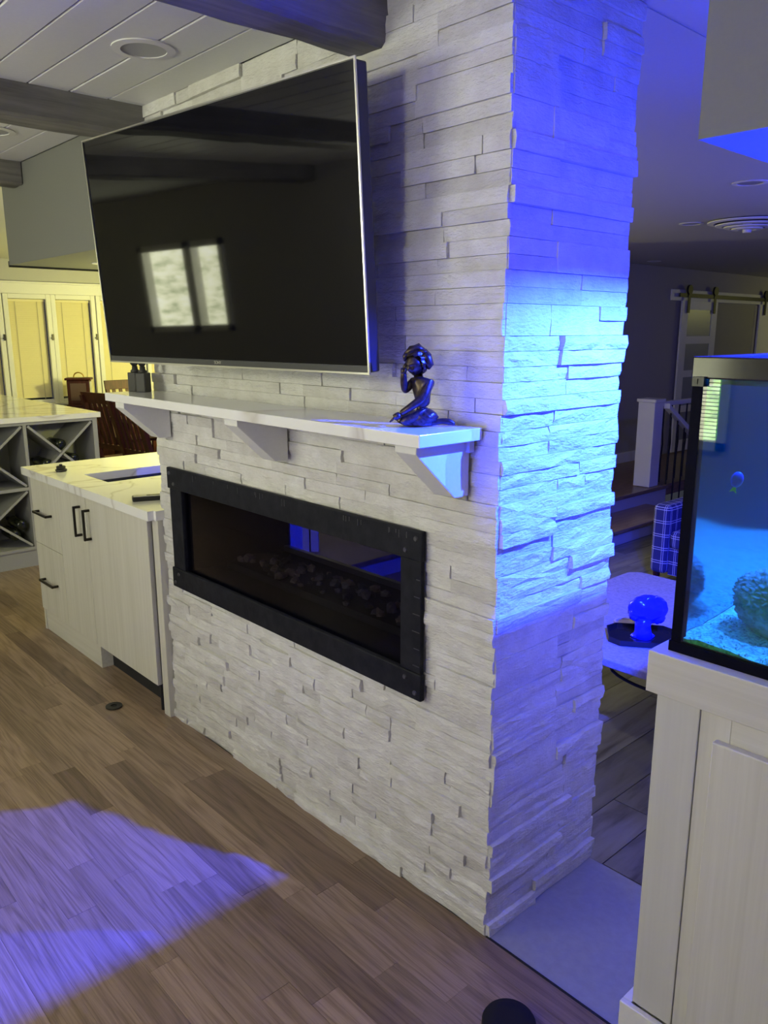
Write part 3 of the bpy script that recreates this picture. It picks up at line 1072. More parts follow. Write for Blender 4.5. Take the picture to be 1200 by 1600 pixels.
# ------------------------------------------------------------------ dining area
tb = thing('dining_table', 'dark cherry dining table behind the wine island', 'table', (-6.9, 2.6, 0))
obj('tabletop', B(-7.0, -5.2, 2.05, 3.05, 0.715, 0.75), M['cherry'], tb, bevel=0.006)
for x in (-6.92, -5.36):
    for y in (2.13, 2.89):
        obj('leg', B(x, x + 0.08, y, y + 0.08, 0, 0.715), M['cherry'], tb)


def chair(x, y, rz, label, proto=None):
    t = thing('dining_chair', label, 'chair', (x, y, 0), rz, 'cherry slat-back dining chairs')
    w = 0.23
    obj('seat', B(-w, w, -0.02, 0.42, 0.44, 0.475), M['cherry'], t, bevel=0.008)
    for s in (-1, 1):
        obj('leg', B(s * w - 0.018, s * w + 0.018, 0.36, 0.40, 0, 0.44), M['cherry'], t)
        bm = NB(); prism(bm, [(-0.02, 0), (0.02, 0), (0.02, 0.46), (-0.125, 1.06), (-0.165, 1.06), (-0.02, 0.46)], s * w - 0.02, s * w + 0.02, 'x')
        obj('leg', bm, M['cherry'], t)
    bm = NB(); prism(bm, [(-0.128, 0.99), (-0.108, 0.99), (-0.132, 1.09), (-0.152, 1.09)], -w - 0.03, w + 0.03, 'x')
    obj('top_rail', bm, M['cherry'], t, bevel=0.004)
    bm = NB(); prism(bm, [(-0.03, 0.56), (-0.005, 0.56), (-0.018, 0.61), (-0.043, 0.61)], -w + 0.02, w - 0.02, 'x')
    obj('lower_rail', bm, M['cherry'], t)
    for i in range(5):
        xc = -0.16 + i * 0.08
        bm = NB(); prism(bm, [(-0.036, 0.60), (-0.022, 0.60), (-0.116, 1.0), (-0.130, 1.0)], xc - 0.019, xc + 0.019, 'x')
        obj('slat', bm, M['cherry'], t)
    return t


chair(-5.90, 1.62, R(8), 'cherry slat-back dining chair nearest the wine island, behind its right end')
chair(-5.35, 1.62, R(4), 'cherry slat-back dining chair behind the sink counter, right of its neighbour')
chair(-7.45, 2.55, R(-90), 'cherry dining chair at the far table end, top rail showing left of the busts')
sb_ = thing('sideboard', 'low dark cherry sideboard under the yellow lit windows', 'sideboard', (-8.15, 2.3, 0))
obj('top', B(-8.41, -7.93, 1.75, 2.95, 0.745, 0.77), M['cherry'], sb_, bevel=0.004)
obj('body', B(-8.40, -7.95, 1.78, 2.92, 0.08, 0.7445), M['cherry'], sb_)
for yy in (1.79, 2.36):
    obj('door', B(-7.949, -7.93, yy, yy + 0.55, 0.10, 0.73), M['cherry'], sb_, bevel=0.003)
obj('plinth', B(-8.38, -7.98, 1.82, 2.88, 0.0, 0.08), M['cherry'], sb_)
ck = thing('mantel_clock', 'small dark wooden carriage clock with a brass top handle below the windows', 'clock', (-8.17, 2.24, 0.77), R(58))
ck.scale = (1.25, 1.25, 1.22)
obj('case', B(-0.10, 0.10, -0.065, 0.065, 0.02, 0.25), M['cherry'], ck, bevel=0.006)
obj('base', B(-0.115, 0.115, -0.08, 0.08, 0.0, 0.02), M['cherry'], ck, bevel=0.004)
obj('crown', B(-0.115, 0.115, -0.08, 0.08, 0.25, 0.272), M['cherry'], ck, bevel=0.006)
obj('face', B(-0.07, 0.07, -0.067, -0.065, 0.06, 0.22), mat('clock_face', (0.10, 0.055, 0.035), 0.3), ck)
obj('side_glass', B(0.0995, 0.1025, -0.05, 0.05, 0.04, 0.235), mat('clock_side_glass', (0.55, 0.57, 0.6), 0.1, 0.6), ck)
bm = NB(); tube(bm, [(0.045 * math.cos(a), 0, 0.276 + 0.045 * math.sin(a)) for a in [PI * i / 10 for i in range(11)]], 0.006, 8)
obj('handle', bm, M['gold'], ck)

# ------------------------------------------------------------------ busts on the mantel
def bust(x, y, rz, label):
    t = thing('stone_bust', label, 'sculpture', (x, y, MZ), rz, 'pair of dark busts on the mantel')
    m = M['bust']
    bm = NB()
    c = 0.006
    s = 0.023
    P = [(-s, -s + c), (-s + c, -s), (s - c, -s), (s, -s + c), (s, s - c), (s - c, s), (-s + c, s), (-s, s - c)]
    prism(bm, P, 0.0, 0.072, 'z')
    obj('plinth', bm, m, t, bevel=0.002)
    bm = NB()
    lathe(bm, [(0.016, 0.072), (0.0175, 0.078), (0.011, 0.084), (0.010, 0.096)], seg=16)
    obj('neck', bm, m, t, smooth=True)
    bm = NB()
    blob(bm, (0, -0.002, 0.118), 0.02, 3, (0.82, 0.95, 1.18), 0.08, 3)
    blob(bm, (0, -0.021, 0.114), 0.0045, 1, (0.7, 1, 1.5))
    for s_ in (-1, 1):
        blob(bm, (s_ * 0.0165, 0.0, 0.116), 0.004, 1, (0.5, 1, 1.5))
        blob(bm, (s_ * 0.007, -0.0185, 0.121), 0.003, 1)
    blob(bm, (0, -0.0185, 0.1055), 0.0045, 1, (1.3, 0.7, 0.5))
    obj('head', bm, m, t, smooth=True)
    return t


M['bust'] = mat('dark_stone', (0.035, 0.033, 0.03), 0.55)
k = N(M['bust']); nn = k.noise(k.coords(), 90, 4); k.bump(nn, 0.4, 0.002)
bust(-1.738, -0.085, R(20), 'left dark bust on a block plinth under the lower left corner of the television')
bust(-1.680, -0.082, R(35), 'right dark bust on a block plinth under the lower left corner of the television')

# ------------------------------------------------------------------ bronze figurine of a kneeling child
fg = thing('bronze_figurine', 'bronze figurine of a kneeling child holding a hand to the ear on the mantel end', 'sculpture', (-0.165, -0.112, MZ + 0.0015), R(47.6))
M['bronze'] = mat('patinated_bronze', (0.060, 0.044, 0.032), 0.34, 0.75)
k = N(M['bronze']); nn = k.noise(k.coords(), 130, 3)
k.color(k.ramp(nn, [(0.3, (0.035, 0.026, 0.02)), (0.75, (0.095, 0.068, 0.045))])); k.bump(nn, 0.15, 0.001)
q = 0.000208


def fp_(cx, cy, d=0.0):
    """figure sketch units -> local (x right, y away, z up)"""
    return Vector(((cx - 430) * q, d, (1095 - cy) * q))


def skin(name, verts, edges, radii, parent, m, sub=2, root=0):
    me = bpy.data.meshes.new(name)
    me.from_pydata([tuple(v) for v in verts], edges, [])
    o = bpy.data.objects.new(name, me)
    COL.objects.link(o)
    me.materials.append(m)
    sk = o.modifiers.new('skin', 'SKIN')
    sk.use_smooth_shade = True
    ly = me.skin_vertices[0].data
    for i, r in enumerate(radii):
        ly[i].radius = (r, r) if not isinstance(r, tuple) else r
        ly[i].use_root = (i == root)
    sb = o.modifiers.new('sub', 'SUBSURF'); sb.levels = sub; sb.render_levels = sub
    o.parent = parent
    return o


vs = [fp_(520, 985, 0.004), fp_(505, 880, 0.002), fp_(475, 740, 0.0), fp_(462, 610, 0.0), fp_(440, 540, 0.0), fp_(415, 470, 0.0),      # 0-5 trunk, neck, head base
      fp_(370, 590, 0.012), fp_(275, 700, 0.006), fp_(262, 560, -0.004), fp_(262, 470, -0.010),                                       # 6-9 raised arm
      fp_(560, 600, -0.012), fp_(480, 765, -0.024), fp_(330, 870, -0.030), fp_(215, 945, -0.026),                                     # 10-13 lowered arm
      fp_(400, 985, -0.020), fp_(235, 1020, -0.024), fp_(330, 1062, -0.012), fp_(560, 1060, -0.006), fp_(700, 1035, -0.004), fp_(790, 1040, -0.006), fp_(860, 1072, -0.008),   # 14-20 near leg
      fp_(400, 985, 0.026), fp_(200, 1035, 0.030), fp_(300, 1070, 0.036), fp_(470, 1070, 0.034)]                                       # 21-24 far leg
ed = [(0, 1), (1, 2), (2, 3), (3, 4), (4, 5), (3, 6), (6, 7), (7, 8), (8, 9), (3, 10), (10, 11), (11, 12), (12, 13),
      (0, 14), (14, 15), (15, 16), (16, 17), (17, 18), (18, 19), (19, 20), (0, 21), (21, 22), (22, 23), (23, 24)]
rd = [0.0215, 0.0190, 0.0185, 0.0205, 0.0100, 0.0105, 0.0118, 0.0110, 0.0088, 0.0070, 0.0135, 0.0118, 0.0098, 0.0072,
      0.0145, 0.0115, 0.0085, 0.0088, 0.0075, 0.0085, 0.0045, 0.0145, 0.0115, 0.0085, 0.0075]
skin('body', vs, ed, rd, fg, M['bronze'])
# head with face turned to the left of the picture
hc = fp_(398, 380, -0.001)
fw = Vector((-0.66, -0.62, -0.35)).normalized()
hz = (Vector((0, 0, 1)) - fw * fw.z).normalized()
hx = hz.cross(fw).normalized()


def hp(a, f, z):
    return hc + hx * a + fw * f + hz * z


bm = NB()
bmesh.ops.create_icosphere(bm, subdivisions=4, radius=1)
for v in bm.verts:
    n = v.co.copy()
    a, f, z = n.x * 0.0225, n.y * 0.0245, n.z * 0.0275
    if n.y > 0.2:
        if n.z < -0.1: a *= 1 + 0.32 * n.z
        f += 0.0085 * math.exp(-((n.x / 0.16) ** 2 + ((n.z + 0.12) / 0.17) ** 2))          # nose
        f += 0.0028 * math.exp(-((n.x / 0.35) ** 2 + ((n.z + 0.48) / 0.09) ** 2))          # lips
        f += 0.003 * math.exp(-((n.x / 0.30) ** 2 + ((n.z + 0.80) / 0.15) ** 2))           # chin
        f += 0.0025 * math.exp(-((n.z - 0.28) / 0.12) ** 2)                                # brow
        for s in (-1, 1):
            f -= 0.0045 * math.exp(-(((n.x - s * 0.36) / 0.17) ** 2 + ((n.z - 0.06) / 0.12) ** 2))   # eye sockets
            f += 0.0022 * math.exp(-(((n.x - s * 0.36) / 0.09) ** 2 + ((n.z - 0.05) / 0.06) ** 2))   # eyes
            f += 0.0015 * math.exp(-(((n.x - s * 0.45) / 0.2) ** 2 + ((n.z + 0.32) / 0.2) ** 2))     # cheeks
    v.co = hp(a, f, z)
for s in (-1, 1):
    blob(bm, hp(s * 0.0225, -0.002, -0.002), 0.0062, 2, (0.7, 1, 1.3))
obj('head', bm, M['bronze'], fg, smooth=True)
bm = NB()
bmesh.ops.create_icosphere(bm, subdivisions=4, radius=1)
kill = [v for v in bm.verts if v.co.y > 0.30 + 0.0 * v.co.z and v.co.z < 0.62]
bmesh.ops.delete(bm, geom=kill, context='VERTS')
for v in bm.verts:
    n = v.co.copy()
    k_ = 1 + 0.07 * math.sin(16 * math.atan2(n.x, n.z + 0.4) + 6 * n.y) + 0.08 * noise.noise(n * 3)
    v.co = hp(n.x * 0.0290 * k_, n.y * 0.0305 * k_ - 0.003, n.z * 0.0325 * k_ + 0.003)
obj('hair', bm, M['bronze'], fg, smooth=True)
bm = NB()
for (pts, r) in (([(440, 240), (510, 262), (575, 292)], [0.009, 0.008, 0.002]), ([(490, 280), (535, 330), (560, 390), (545, 440)], [0.013, 0.012, 0.010, 0.003]),
                 ([(480, 340), (535, 380), (560, 420)], [0.008, 0.008, 0.003]), ([(290, 270), (345, 222), (430, 200), (490, 240)], [0.006, 0.008, 0.009, 0.006]),
                 ([(300, 262), (280, 300), (275, 345)], [0.006, 0.007, 0.003])):
    for dd in (-0.010, 0.002, 0.013):
        tube(bm, [fp_(a + dd * 300, b + rnd.uniform(-10, 10), dd) for a, b in pts], r, 8)
obj('hair_lock', bm, M['bronze'], fg, smooth=True)


def hand(base, d, n_, parent, s=1.0):
    """palm with four fingers and a thumb; d pointing direction, n_ palm normal"""
    d = d.normalized(); n_ = (n_ - d * n_.dot(d)).normalized(); sd = d.cross(n_)
    bm = NB()
    tube(bm, [base - d * 0.003, base + d * 0.004, base + d * 0.0095 * s], [0.0055 * s, 0.0065 * s, 0.0062 * s], 8)
    for i, L in enumerate((0.010, 0.0125, 0.012, 0.009)):
        o_ = sd * ((i - 1.5) * 0.0034 * s)
        p = base + d * 0.008 * s + o_
        tube(bm, [p, p + d * L * 0.5 * s + n_ * 0.0008, p + d * L * s + n_ * 0.0032], [0.0019 * s, 0.0018 * s, 0.0011 * s], 6)
    p = base + sd * (-0.005 * s)
    tube(bm, [p, p - sd * 0.004 + d * 0.005, p - sd * 0.0035 + d * 0.010], [0.0024 * s, 0.0021 * s, 0.0013 * s], 6)
    obj('hand', bm, M['bronze'], parent, smooth=True)


hand(fp_(258, 480, -0.012), Vector((0.12, 0.1, 1)), Vector((1, 0.4, 0)), fg, 1.15)
hand(fp_(208, 955, -0.027), Vector((-0.85, 0.05, -0.5)), Vector((0.5, 0, -0.8)), fg, 1.35)
# cloth over the hips
bm = NB()
bmesh.ops.create_icosphere(bm, subdivisions=4, radius=1)
for v in bm.verts:
    n = v.co.copy()
    k_ = 1 + 0.05 * math.sin(14 * n.x + 9 * n.z) + 0.06 * noise.noise(n * 4)
    v.co = fp_(470, 1005, 0.003) + Vector((n.x * 0.040 * k_, n.y * 0.034 * k_, max(-0.0172, n.z * 0.023 * k_ + n.x * 0.004)))
obj('drape', bm, M['bronze'], fg, smooth=True)

# ------------------------------------------------------------------ fish tank and its cabinet
TX0, TX1, TY0, TY1 = 0.455, 1.75, 0.022, 1.0
TZ0, TZ1 = 0.978, 1.580
ca = thing('tank_cabinet', 'pale wood-grain panelled cabinet carrying the fish tank at the right edge', 'cabinet', (1.1, 0.33, 0))
obj('carcass', B(0.449, 1.80, 0.010, 1.06, 0.0, 0.885), M['white'] if 0 else pale_wood_mat('cabinet_paint', (0.54, 0.53, 0.48), (0.58, 0.57, 0.52)), ca)
obj('corner_post', B(0.447, 0.541, -0.006, 0.010, 0.115, 0.885), bpy.data.materials['cabinet_paint'], ca, bevel=0.002)
obj('top_trim', B(0.423, 1.84, -0.012, 1.08, 0.886, 0.978), M['cab_h'], ca, bevel=0.002)
tag(obj('added_glow_strip', B(0.430, 0.4465, 0.08, 0.98, 0.8765, 0.8855), emit_mat('added_blue_glow', (0.1, 0.1, 1.0), 1.5), ca), 'thin blue glow strip added under the trim')  # added glowing strip, goes with the blue fill beside the pillar
obj('stile', B(0.5425, 0.604, -0.002, 0.010, 0.0, 0.885), M['cab'], ca)
obj('rail', B(0.6045, 1.80, -0.0015, 0.010, 0.80, 0.885), M['cab_h'], ca)
dr = obj('door', B(0.578, 1.08, -0.022, -0.002, 0.115, 0.833), M['cab'], ca, bevel=0.003)
obj('baseboard', box(B(0.424, 0.54, -0.022, -0.006, 0.0, 0.112), 0.424, 0.447, -0.006, 1.06, 0.0, 0.112), M['white'], ca, bevel=0.003)

tk = thing('fish_tank', 'glass fish tank with black frame and blue lit water on the pale cabinet', 'aquarium', (1.1, 0.33, TZ0))
M['tframe'] = mat('dark_tank_frame', (0.018, 0.016, 0.015), 0.12)
M['tpane'] = glass_mat('tank_glass', (0.42, 0.78, 0.27), 0.0, 1.6)
M['tback'] = mat('deep_blue_tank_back', (0.004, 0.05, 0.11), 0.08)
M['tleft'] = mat('tank_end_mirror', (0.30, 0.50, 0.66), 0.10, 1.0)
M['seal'] = mat('black_silicone', (0.003, 0.003, 0.009), 0.6, spec=0.05)
bm = NB()
for (a, b, c, d) in ((TX0 - 0.004, TX1 + 0.004, TY0 - 0.004, TY0 + 0.022), (TX0 - 0.004, TX1 + 0.004, TY1 - 0.02, TY1 + 0.004), (TX0 - 0.004, TX0 + 0.022, TY0 + 0.022, TY1 - 0.02), (TX1 - 0.022, TX1 + 0.004, TY0 + 0.022, TY1 - 0.02)):
    box(bm, a, b, c, d, TZ1 - 0.042, TZ1)
obj('top_frame', bm, M['tframe'], tk, bevel=0.003)
bm = NB()
for (a, b, c, d) in ((TX0 - 0.004, TX1 + 0.004, TY0 - 0.004, TY0 + 0.015), (TX0 - 0.004, TX1 + 0.004, TY1 - 0.015, TY1 + 0.004), (TX0 - 0.004, TX0 + 0.015, TY0 + 0.015, TY1 - 0.015), (TX1 - 0.015, TX1 + 0.004, TY0 + 0.015, TY1 - 0.015)):
    box(bm, a, b, c, d, TZ0, TZ0 + 0.022)
box(bm, TX0, TX1, TY0, TY1, TZ0 - 0.0, TZ0 + 0.006)
obj('bottom_frame', bm, M['seal'], tk)
obj('glass_pane', B(TX0 + 0.001, TX1 - 0.001, TY0, TY0 + 0.008, TZ0 + 0.022, TZ1 - 0.042), M['tpane'], tk)
obj('end_pane', B(TX0, TX0 + 0.008, TY0 + 0.009, TY1 - 0.01, TZ0 + 0.022, TZ1 - 0.042), M['tleft'], tk)
obj('end_pane', B(TX1 - 0.008, TX1, TY0 + 0.009, TY1 - 0.01, TZ0 + 0.022, TZ1 - 0.042), M['tback'], tk)
obj('back_pane', B(TX0, TX1, TY1 - 0.009, TY1, TZ0 + 0.022, TZ1 - 0.042), M['tback'], tk)
obj('corner_seal', B(TX0 - 0.001, TX0 + 0.020, TY0 - 0.001, TY0 + 0.0205, TZ0 + 0.022, TZ1 - 0.042), M['seal'], tk)
obj('water_surface', B(TX0 + 0.009, TX1 - 0.009, TY0 + 0.0085, TY1 - 0.0095, TZ1 - 0.052, TZ1 - 0.0515), glass_mat('water_top', (0.75, 0.90, 1.0), 0.02, 1.33), tk)
bm = B(TX0 + 0.003, TX0 + 0.026, TY0 - 0.012, TY0 - 0.0045, TZ1 - 0.056, TZ1 - 0.038)
box(bm, TX0 + 0.010, TX0 + 0.014, TY0 - 0.014, TY0 - 0.012, TZ1 - 0.052, TZ1 - 0.042)
obj('clip', bm, M['black'], tk)
# gravel bed: a sand slope with loose grains
GM = mat('pale_gravel', (0.66, 0.70, 0.72), 0.6)
k = N(GM); k.color(k.ramp(k.noise(k.coords(), 140, 4), [(0.32, (0.22, 0.25, 0.28)), (0.55, (0.70, 0.74, 0.76)), (0.75, (0.90, 0.92, 0.92))]))
bm = NB()
gx, gy = 60, 36


def gz(x, y):
    return TZ0 + 0.030 + 0.012 * noise.noise(Vector((x * 7, y * 7, 0))) + 0.006 * noise.noise(Vector((x * 30, y * 30, 2))) + 0.02 * (y - TY0)


G = [[bm.verts.new((TX0 + 0.009 + (TX1 - TX0 - 0.018) * i / gx, TY0 + 0.0095 + (TY1 - TY0 - 0.02) * j / gy, gz(TX0 + (TX1 - TX0) * i / gx, TY0 + (TY1 - TY0) * j / gy))) for i in range(gx + 1)] for j in range(gy + 1)]
for j in range(gy):
    for i in range(gx):
        bm.faces.new((G[j][i], G[j][i + 1], G[j + 1][i + 1], G[j + 1][i]))
low = [bm.verts.new((G[0][i].co.x, G[0][i].co.y, TZ0 + 0.0225)) for i in range(gx + 1)]
for i in range(gx):
    bm.faces.new((low[i], low[i + 1], G[0][i + 1], G[0][i]))
for i in range(5200):
    x = TX0 + 0.014 + (0.55 if i < 4200 else TX1 - TX0 - 0.03) * rnd.random()
    y = TY0 + 0.012 + (TY1 - TY0 - 0.03) * rnd.random() ** 1.5
    z = gz(x, y) + rnd.uniform(-0.002, 0.002)
    r = rnd.uniform(0.0014, 0.0032)
    vv = [bm.verts.new((x + r * a * rnd.uniform(0.6, 1.2), y + r * b * rnd.uniform(0.6, 1.2), z + r * c * rnd.uniform(0.5, 1.0))) for a, b, c in ((1, 0, 0), (-1, 0, 0), (0, 1, 0), (0, -1, 0), (0, 0, 1), (0, 0, -1))]
    for f in ((0, 2, 4), (2, 1, 4), (1, 3, 4), (3, 0, 4), (2, 0, 5), (1, 2, 5), (3, 1, 5), (0, 3, 5)):
        bm.faces.new([vv[q_] for q_ in f])
gr = tag(obj('gravel', bm, GM), 'pale gravel bed on the bottom of the fish tank', 'gravel', kind='stuff')

# coral rock
bm = NB()
bmesh.ops.create_icosphere(bm, subdivisions=6, radius=1)
for v in bm.verts:
    n = v.co.normalized()
    w_ = noise.noise(n * 3.1) * 0.9 + noise.noise(n * 6 + Vector((3, 1, 2))) * 0.4
    rid = 1 - abs(math.sin(9.0 * w_ + 3.0 * n.z + 2 * n.x))
    k_ = 1 + 0.15 * noise.noise(n * 1.6) + 0.13 * rid ** 2 * (0.35 + 0.65 * max(0, min(1, n.z + 0.6))) + 0.04 * noise.noise(n * 14)
    v.co = Vector((0.592, 0.20, TZ0 + 0.095)) + Vector((n.x * 0.082, n.y * 0.078, n.z * 0.070)) * k_
CM = mat('coral_rock', (0.36, 0.30, 0.30), 0.7)
k = N(CM); k.color(k.ramp(k.noise(k.coords(), 60, 4), [(0.3, (0.36, 0.28, 0.29)), (0.7, (0.68, 0.50, 0.60))]))
tag(obj('coral_rock', bm, CM, smooth=True), 'rounded brain-like coral rock with wavy ridges on the tank gravel', 'coral')

# small fish
fs = thing('fish', 'small blue fish with a yellow tail swimming near the top of the tank', 'fish', (0.515, 0.12, 1.335), (R(0), R(-78), R(20)))
FB = mat('fish_blue', (0.05, 0.06, 0.75), 0.35); FYL = mat('fish_yellow', (0.85, 0.65, 0.10), 0.4)
bm = NB(); blob(bm, (0, 0, 0), 0.015, 3, (1.1, 0.5, 0.8)); obj('body', bm, FB, fs, smooth=True)
bm = NB(); prism(bm, [(-0.012, -0.001), (-0.012, 0.001), (-0.028, 0.007), (-0.024, 0.0), (-0.028, -0.007)], -0.0008, 0.0008, 'y'); obj('tail_fin', bm, FYL, fs)
bm = NB(); prism(bm, [(0.006, 0.007), (-0.004, 0.013), (-0.010, 0.005)], -0.0006, 0.0006, 'y'); obj('dorsal_fin', bm, FB, fs)
bm = NB()
for s in (-1, 1): blob(bm, (0.009, s * 0.0042, 0.002), 0.0014, 1)
obj('eye', bm, M['black'], fs)

# blue light bar over the tank (out of frame)
lb = thing('tank_light_bar', 'slim black light bar with a deep blue tube over the fish tank', 'lamp', (BAR[0] + 0.3, BAR[1], TZ1))
obj('housing', B(BAR[0] + 0.08, BAR[0] + 0.8, BAR[1] - 0.06, BAR[1] + 0.06, 1.70, 1.725), M['black'], lb, bevel=0.004)
for xx in (BAR[0] + 0.12, BAR[0] + 0.76):
    bm = NB(); tube(bm, [(xx, BAR[1] + 0.05, 1.702), (xx, TY1 - 0.008, 1.702), (xx, TY1 - 0.008, TZ1)], 0.006)
    obj('bracket_arm', bm, M['black_metal'], lb)
bm = NB(); cyl(bm, (BAR[0] + 0.10, BAR[1], 1.690), (BAR[0] + 0.78, BAR[1], 1.690), 0.010)
obj('tube', bm, emit_mat('deep_blue_tube', (0.04, 0.06, 1.0), 3.0), lb)

# ------------------------------------------------------------------ den: table, tray, ornament, chair, railing, barn doors
DZ = -0.3
tbl = thing('coffee_table', 'pale stone-topped coffee table with black iron legs between pillar and tank', 'table', (-0.5, 2.27, DZ))
TM = mat('travertine_top', (0.44, 0.38, 0.32), 0.5)
k = N(TM); nn = k.noise(k.coords(), 55, 5, 0.7); k.color(k.ramp(nn, [(0.3, (0.30, 0.26, 0.22)), (0.6, (0.48, 0.42, 0.36))])); k.bump(nn, 0.2, 0.002)
c_ = 0.06
obj('top', prism(NB(), [(-1.30 + c_, 1.60), (0.25, 1.60), (0.25, 2.95), (-1.30 + c_, 2.95), (-1.30, 2.95 - c_), (-1.30, 1.60 + c_)], 0.11, 0.15, 'z'), TM, tbl, bevel=0.006)
for (lx, ly) in ((-1.12, 1.78), (0.07, 1.78), (-1.12, 2.77), (0.07, 2.77)):
    sx = 1 if lx < -0.5 else -1
    bm = NB(); tube(bm, [(lx + sx * 0.16, ly, 0.108), (lx + sx * 0.05, ly, 0.04), (lx, ly, -0.08), (lx + sx * 0.03, ly, -0.2), (lx - sx * 0.05, ly, DZ + 0.008)], 0.012)
    obj('leg', bm, M['black_metal'], tbl)
bm = NB(); tube(bm, [(-1.12, 1.78, -0.08), (-0.8, 2.05, 0.03), (-0.52, 2.27, 0.06), (-0.25, 2.5, 0.03), (0.07, 2.77, -0.08)], 0.010)
obj('stretcher', bm, M['black_metal'], tbl)
bm = NB(); tube(bm, [(0.07, 1.78, -0.08), (-0.25, 2.05, 0.02), (-0.52, 2.27, 0.04), (-0.8, 2.5, 0.02), (-1.12, 2.77, -0.08)], 0.010)
obj('stretcher', bm, M['black_metal'], tbl)
bm = NB(); tube(bm, [(-0.52 + 0.20 * math.cos(a), 1.78, 0.03 + 0.05 * math.sin(a)) for a in [2 * PI * i / 20 for i in range(21)]], 0.008)
obj('scroll', bm, M['black_metal'], tbl)

ty = thing('tray', 'black lacquered tray with clipped corners on the coffee table', 'tray', (-0.66, 1.95, 0.15), R(36))
a_, b2, c_ = 0.165, 0.125, 0.05
O8 = [(-a_ + c_, -b2), (a_ - c_, -b2), (a_, -b2 + c_), (a_, b2 - c_), (a_ - c_, b2), (-a_ + c_, b2), (-a_, b2 - c_), (-a_, -b2 + c_)]
obj('base', prism(NB(), O8, 0.0, 0.012, 'z'), M['tframe'], ty)
bm = NB()
for i in range(8):
    p, q2 = Vector(O8[i]), Vector(O8[(i + 1) % 8])
    inn = lambda v: v * 0.955
    prism(bm, [tuple(p), tuple(q2), tuple(inn(q2)), tuple(inn(p))], 0.012, 0.028, 'z')
obj('rim', bm, M['tframe'], ty)
cd = tag(obj('coaster', lathe(NB(), [(0.045, 0), (0.052, 0.004), (0.052, 0.010), (0.040, 0.011), (0.038, 0.006)], (-0.835, 2.075, 0.15), 24), mat('beige_coaster', (0.5, 0.42, 0.32), 0.5), smooth=False),
         'small round beige dish on the coffee table behind the tray', 'dish')
on = thing('blue_ornament', 'rounded blue glass tree-shaped ornament on a flared foot standing on the black tray', 'ornament', (-0.648, 1.955, 0.162), R(47.6))
BG = mat('cobalt_glass', (0.035, 0.04, 0.85), 0.18)
bm = NB()
blob(bm, (0.004, 0, 0.140), 0.082, 4, (1.16, 0.5, 0.90), 0.22, 2.4, 4.0)
blob(bm, (0.058, 0, 0.098), 0.034, 3, (1.0, 0.75, 0.9), 0.2, 2.5, 1.0)
blob(bm, (-0.052, 0, 0.118), 0.040, 3, (0.9, 0.8, 0.95), 0.2, 2.5, 7.0)
obj('crown', bm, BG, on, smooth=True)
bm = NB(); tube(bm, [(-0.012, 0, 0.0), (-0.012, 0, 0.03), (-0.015, 0, 0.06), (-0.012, 0, 0.10)], [0.05, 0.040, 0.038, 0.044], 20)
obj('trunk', bm, BG, on, smooth=True)
bm = NB(); lathe(bm, [(0.056, 0.0), (0.060, 0.006), (0.050, 0.014), (0.03, 0.02)], (-0.012, 0, 0), 24)
for v in bm.verts: v.co.y *= 0.62
obj('foot', bm, BG, on, smooth=True)


def plaid_mat():
    m = mat('navy_plaid', (0.02, 0.025, 0.10), 0.85)
    k = N(m)
    sp_ = k.n('ShaderNodeSeparateXYZ')
    k.l(k.n('ShaderNodeTexCoord').outputs['Object'], sp_.inputs[0])
    acc = None
    for ax, per_, off in ((0, 0.085, 0.0), (1, 0.085, 0.5), (2, 0.105, 0.02)):
        for o2 in (0.0, 0.16):
            f = k.math('FRACT', k.math('ADD', k.math('DIVIDE', sp_.outputs[ax], per_), 50.0 + off + o2))
            ln = k.math('LESS_THAN', f, 0.045)
            acc = ln if acc is None else k.math('MAXIMUM', acc, ln)
    k.color(k.mix(acc, (0.022, 0.026, 0.11), (0.50, 0.50, 0.56)))
    k.bump(k.noise(k.coords(), 300, 2), 0.2, 0.001)
    return m


PM = plaid_mat()
ac = thing('armchair', 'navy plaid armchair with white check lines behind the coffee table', 'armchair', (-1.25, 4.55, DZ))
obj('arm', B(-1.81, -1.67, 4.08, 4.95, DZ + 0.09, 0.335), PM, ac, bevel=0.04, seg=3)
obj('arm', B(-0.86, -0.72, 4.08, 4.95, DZ + 0.09, 0.335), PM, ac, bevel=0.04, seg=3)
obj('seat_base', B(-1.668, -0.862, 4.12, 4.95, DZ + 0.09, 0.0), PM, ac)
obj('seat_cushion', B(-1.665, -0.865, 4.09, 4.76, 0.001, 0.14), PM, ac, bevel=0.035, seg=3)
bm = NB(); prism(bm, [(4.77, 0.001), (4.98, 0.001), (5.10, 0.70), (4.92, 0.70)], -1.666, -0.864, 'x')
obj('back', bm, PM, ac, bevel=0.04, seg=3)
for (lx, ly) in ((-1.77, 4.14), (-0.80, 4.14), (-1.77, 4.88), (-0.80, 4.88)):
    bm = NB(); cyl(bm, (lx, ly, DZ), (lx, ly, DZ + 0.09), 0.02, 0.028, 12)
    obj('foot', bm, M['cherry'], ac)

